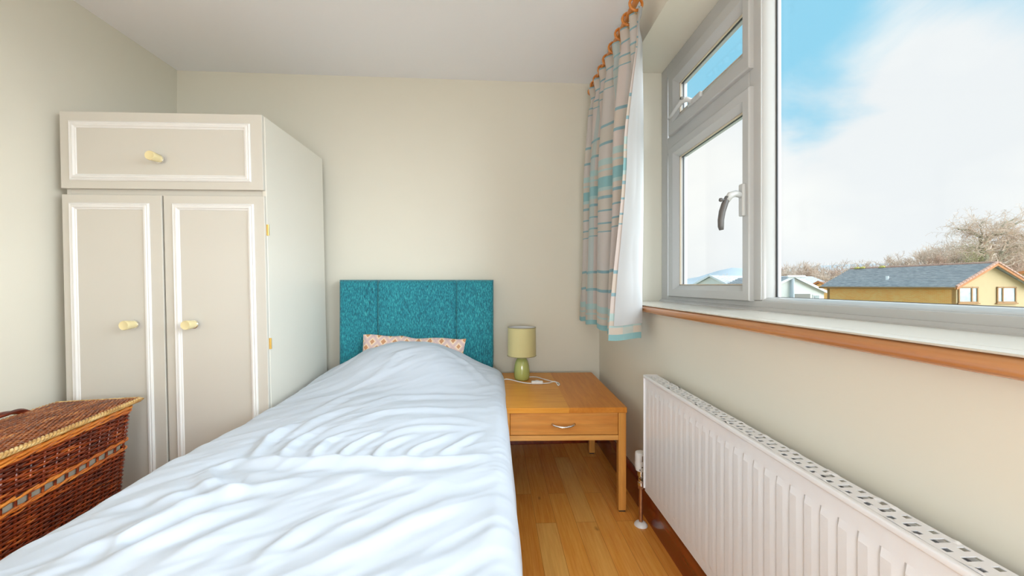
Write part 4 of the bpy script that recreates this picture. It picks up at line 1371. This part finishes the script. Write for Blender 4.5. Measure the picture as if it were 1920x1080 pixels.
def tree_mesh(seed, H, spread, levels, n_child, r0, trunk_frac=.25, up=.25, twig_r=.018):
    rd = random.Random(seed)
    B = MB(); T = MB()
    def grow(p, d, L, r, lev):
        n = 4; pts = [p]; rs = [r]
        q = Vector(p); dd = Vector(d)
        for k in range(n):
            dd = (dd+Vector((rd.uniform(-1, 1), rd.uniform(-1, 1), rd.uniform(-.6, .9)))*.22+Vector((0, 0, up*.15))).normalized()
            q = q+dd*(L/n); pts.append(q.copy()); rs.append(max(twig_r*.6, r*(1-.55*(k+1)/n)))
        (B if lev < levels-1 else T).tube(pts, rs, 5 if lev < 2 else 3, cap=False)
        if lev >= levels: return
        m = n_child[min(lev, len(n_child)-1)]
        for c in range(m):
            t = rd.uniform(.35, 1.0) if lev > 0 else rd.uniform(.55, 1.0)
            k = min(int(t*n), n-1); f = t*n-k
            pp = pts[k].lerp(pts[k+1], f)
            ax = Vector((rd.gauss(0, 1), rd.gauss(0, 1), rd.gauss(0, .6)))
            nd = (dd*.75+ax.normalized()*spread).normalized()
            if nd.z < -.25: nd.z *= .3
            grow(pp, nd, L*rd.uniform(.52, .78), max(twig_r, r*(.42 if lev else .5)), lev+1)
    grow(Vector((0, 0, 0)), Vector((0, 0, 1)), H*trunk_frac*1.3, r0, 0)
    return B, T

def make_tree(name, label, seed, H, group, bark, twig, **k):
    t = thing(name, label, 'tree', (0, 0, 0), 0, group)
    B, T = tree_mesh(seed, H, **k)
    obj('branches', B, bark, t, local=True, fixn=False)
    obj('twigs', T, twig, t, local=True, fixn=False)
    return t
G = 'bare winter trees behind the houses'
LB = 'bare brownish winter tree in the belt behind the houses'
protos = [make_tree('bare_tree', LB, 3, 9, G, M['bark'], M['twig'], spread=.85, levels=5, n_child=[6, 5, 5, 5, 4], r0=.22, trunk_frac=.33, twig_r=.02),
          make_tree('bare_tree', LB, 9, 9, G, M['bark'], M['twig_red'], spread=.95, levels=5, n_child=[7, 5, 5, 5, 4], r0=.20, trunk_frac=.30, twig_r=.02),
          make_tree('bare_tree', LB, 21, 9, G, M['bark'], M['twig'], spread=.75, levels=5, n_child=[6, 5, 5, 5, 4], r0=.20, trunk_frac=.36, twig_r=.02)]
# u, top v, depth
spots = [(1452, 500, 66), (1478, 490, 70), (1508, 487, 66), (1540, 488, 68), (1572, 494, 64), (1600, 492, 70), (1632, 484, 66), (1662, 486, 62), (1692, 470, 66),
         (1722, 458, 62), (1752, 466, 58), (1782, 452, 62), (1812, 446, 58), (1846, 452, 56), (1880, 440, 60), (1915, 436, 56), (1330, 516, 74), (1362, 512, 78),
         (1525, 505, 60), (1650, 500, 58), (1710, 492, 56), (1770, 484, 54), (1950, 450, 58), (1985, 440, 60)]
used = set()
def place(i, u, v, dep):
    k = i % 3
    if k not in used: o = protos[k]; used.add(k)
    else: o = copy_tree(protos[k])
    p = cs(u, 535, dep); top = 1.0+(535-v)/730*dep
    hgt = PH_[k]
    s = random.uniform(.85, 1.1)
    zb = GZ-2.02; sz = (top-zb)/hgt
    o.location = (p.x, p.y, zb); o.rotation_euler = (0, 0, random.uniform(0, 6.28)); o.scale = (s*1.1, s*1.1, sz)
PH_ = [max((v.co.z for ch in p.children for v in ch.data.vertices)) for p in protos]
for i, (u, v, dep) in enumerate(spots): place(i, u, v, dep)

def oak():
    t = thing('oak_tree', 'large spreading bare tree with ivy on its trunk above the cream gable', 'tree', tuple(cs(1843, 560, 44)))
    t.location.z = GZ-2.0
    B = MB(); T = MB(); rd = random.Random(5)
    o = t.location.copy()
    def at(u, v, dd=0): return cs(u, v, 44+dd)-o
    def limb(pts, r0, r1, lev=0):
        P = catmull([tuple(p) for p in pts], 14); n = len(P)
        rs = [r0+(r1-r0)*k/(n-1) for k in range(n)]
        P = [Vector(p)+Vector((rd.gauss(0, 1), rd.gauss(0, 1), rd.gauss(0, 1)))*.06*(0 if k in (0,) else 1) for k, p in enumerate(P)]
        B.tube(P, rs, 7, cap=False)
        for k in range(3, n, 1):
            for q in range(2):
                d = (P[k]-P[k-1]).normalized()
                twig(P[k], (d*.7+Vector((rd.gauss(0, 1), rd.gauss(0, 1), rd.gauss(.1, .8)))*.75).normalized(), rd.uniform(.8, 1.9), max(.02, rs[k]*.4), 0)
    def twig(p, d, L, r, lev):
        pts = [p]; q = p.copy(); dd = d.copy()
        for k in range(4):
            dd = (dd+Vector((rd.gauss(0, 1), rd.gauss(0, 1), rd.gauss(0, .8)))*.28).normalized(); q = q+dd*L/4; pts.append(q.copy())
        T.tube(pts, [max(.012, r*(1-.18*k)) for k in range(5)], 3, cap=False)
        if lev < 2:
            for c in range(4):
                s = pts[rd.randint(1, 4)]
                twig(s, (dd*.5+Vector((rd.gauss(0, 1), rd.gauss(0, 1), rd.gauss(0, .8)))*.8).normalized(), L*.6, max(.012, r*.5), lev+1)
    limb([at(1843, 625), at(1843, 540), at(1842, 495), at(1844, 462)], .55, .36)
    limb([at(1844, 465), at(1848, 455, .3), at(1862, 444, .5), at(1876, 436, .8), at(1895, 426, 1), at(1925, 412, 1)], .26, .08)
    limb([at(1844, 462), at(1838, 450), at(1832, 440), at(1822, 436), at(1808, 432), at(1797, 428)], .20, .06)
    limb([at(1846, 458), at(1851, 446), at(1866, 436), at(1882, 420), at(1905, 410)], .18, .06)
    limb([at(1866, 440), at(1890, 436), at(1915, 442), at(1940, 436)], .13, .05)
    limb([at(1842, 470), at(1826, 464), at(1805, 462), at(1785, 464)], .12, .04)
    limb([at(1846, 600), at(1862, 520), at(1872, 488), at(1878, 470), at(1894, 462), at(1925, 460)], .30, .10)
    limb([at(1874, 485), at(1890, 476), at(1910, 470), at(1935, 472)], .18, .06)
    limb([at(1878, 470), at(1886, 458), at(1900, 450), at(1930, 450)], .14, .05)
    limb([at(1838, 452), at(1842, 436), at(1838, 424), at(1846, 414)], .10, .04)
    obj('branches', B, M['oakbark'], t, local=True, smooth=True, fixn=False)
    obj('twigs', T, M['twig'], t, local=True, fixn=False)
    iv = MB()
    for k in range(2600):
        u = 1830+rd.gauss(0, 15); v = 478+rd.gauss(0, 13)
        p = at(u, v, rd.gauss(0, .8)); s = rd.uniform(.05, .12)
        a = Vector((rd.gauss(0, 1), rd.gauss(0, 1), rd.gauss(0, 1))).normalized(); b = a.orthogonal().normalized()
        iv.add([p, p+a*s, p+a*s*.6+b*s*.8], [(0, 1, 2)])
    obj('ivy', iv, M['ivy'], t, local=True, fixn=False)['kind'] = 'stuff'
oak()

def hills():
    mb = MB(); pts = []
    prof = [(1000, 533), (1150, 526), (1270, 526), (1310, 519), (1345, 508), (1372, 502), (1390, 503), (1440, 508), (1500, 500), (1580, 496), (1650, 494), (1760, 492), (1900, 498), (2100, 510), (2500, 520)]
    top = [cs(u, v, 900) for u, v in prof]
    n = len(top)
    vs = []
    for p in top:
        d = Vector((p.x, p.y, 0)).normalized()
        vs += [p-d*250+Vector((0, 0, -(p.z)-12)), p-d*80-Vector((0, 0, p.z*.4)), p, p+d*300-Vector((0, 0, p.z+12))]
    fs = [(i*4+k, (i+1)*4+k, (i+1)*4+k+1, i*4+k+1) for i in range(n-1) for k in range(3)]
    mb.add(vs, fs)
    struct('hills', mb, M['hill'], smooth=True)
hills()
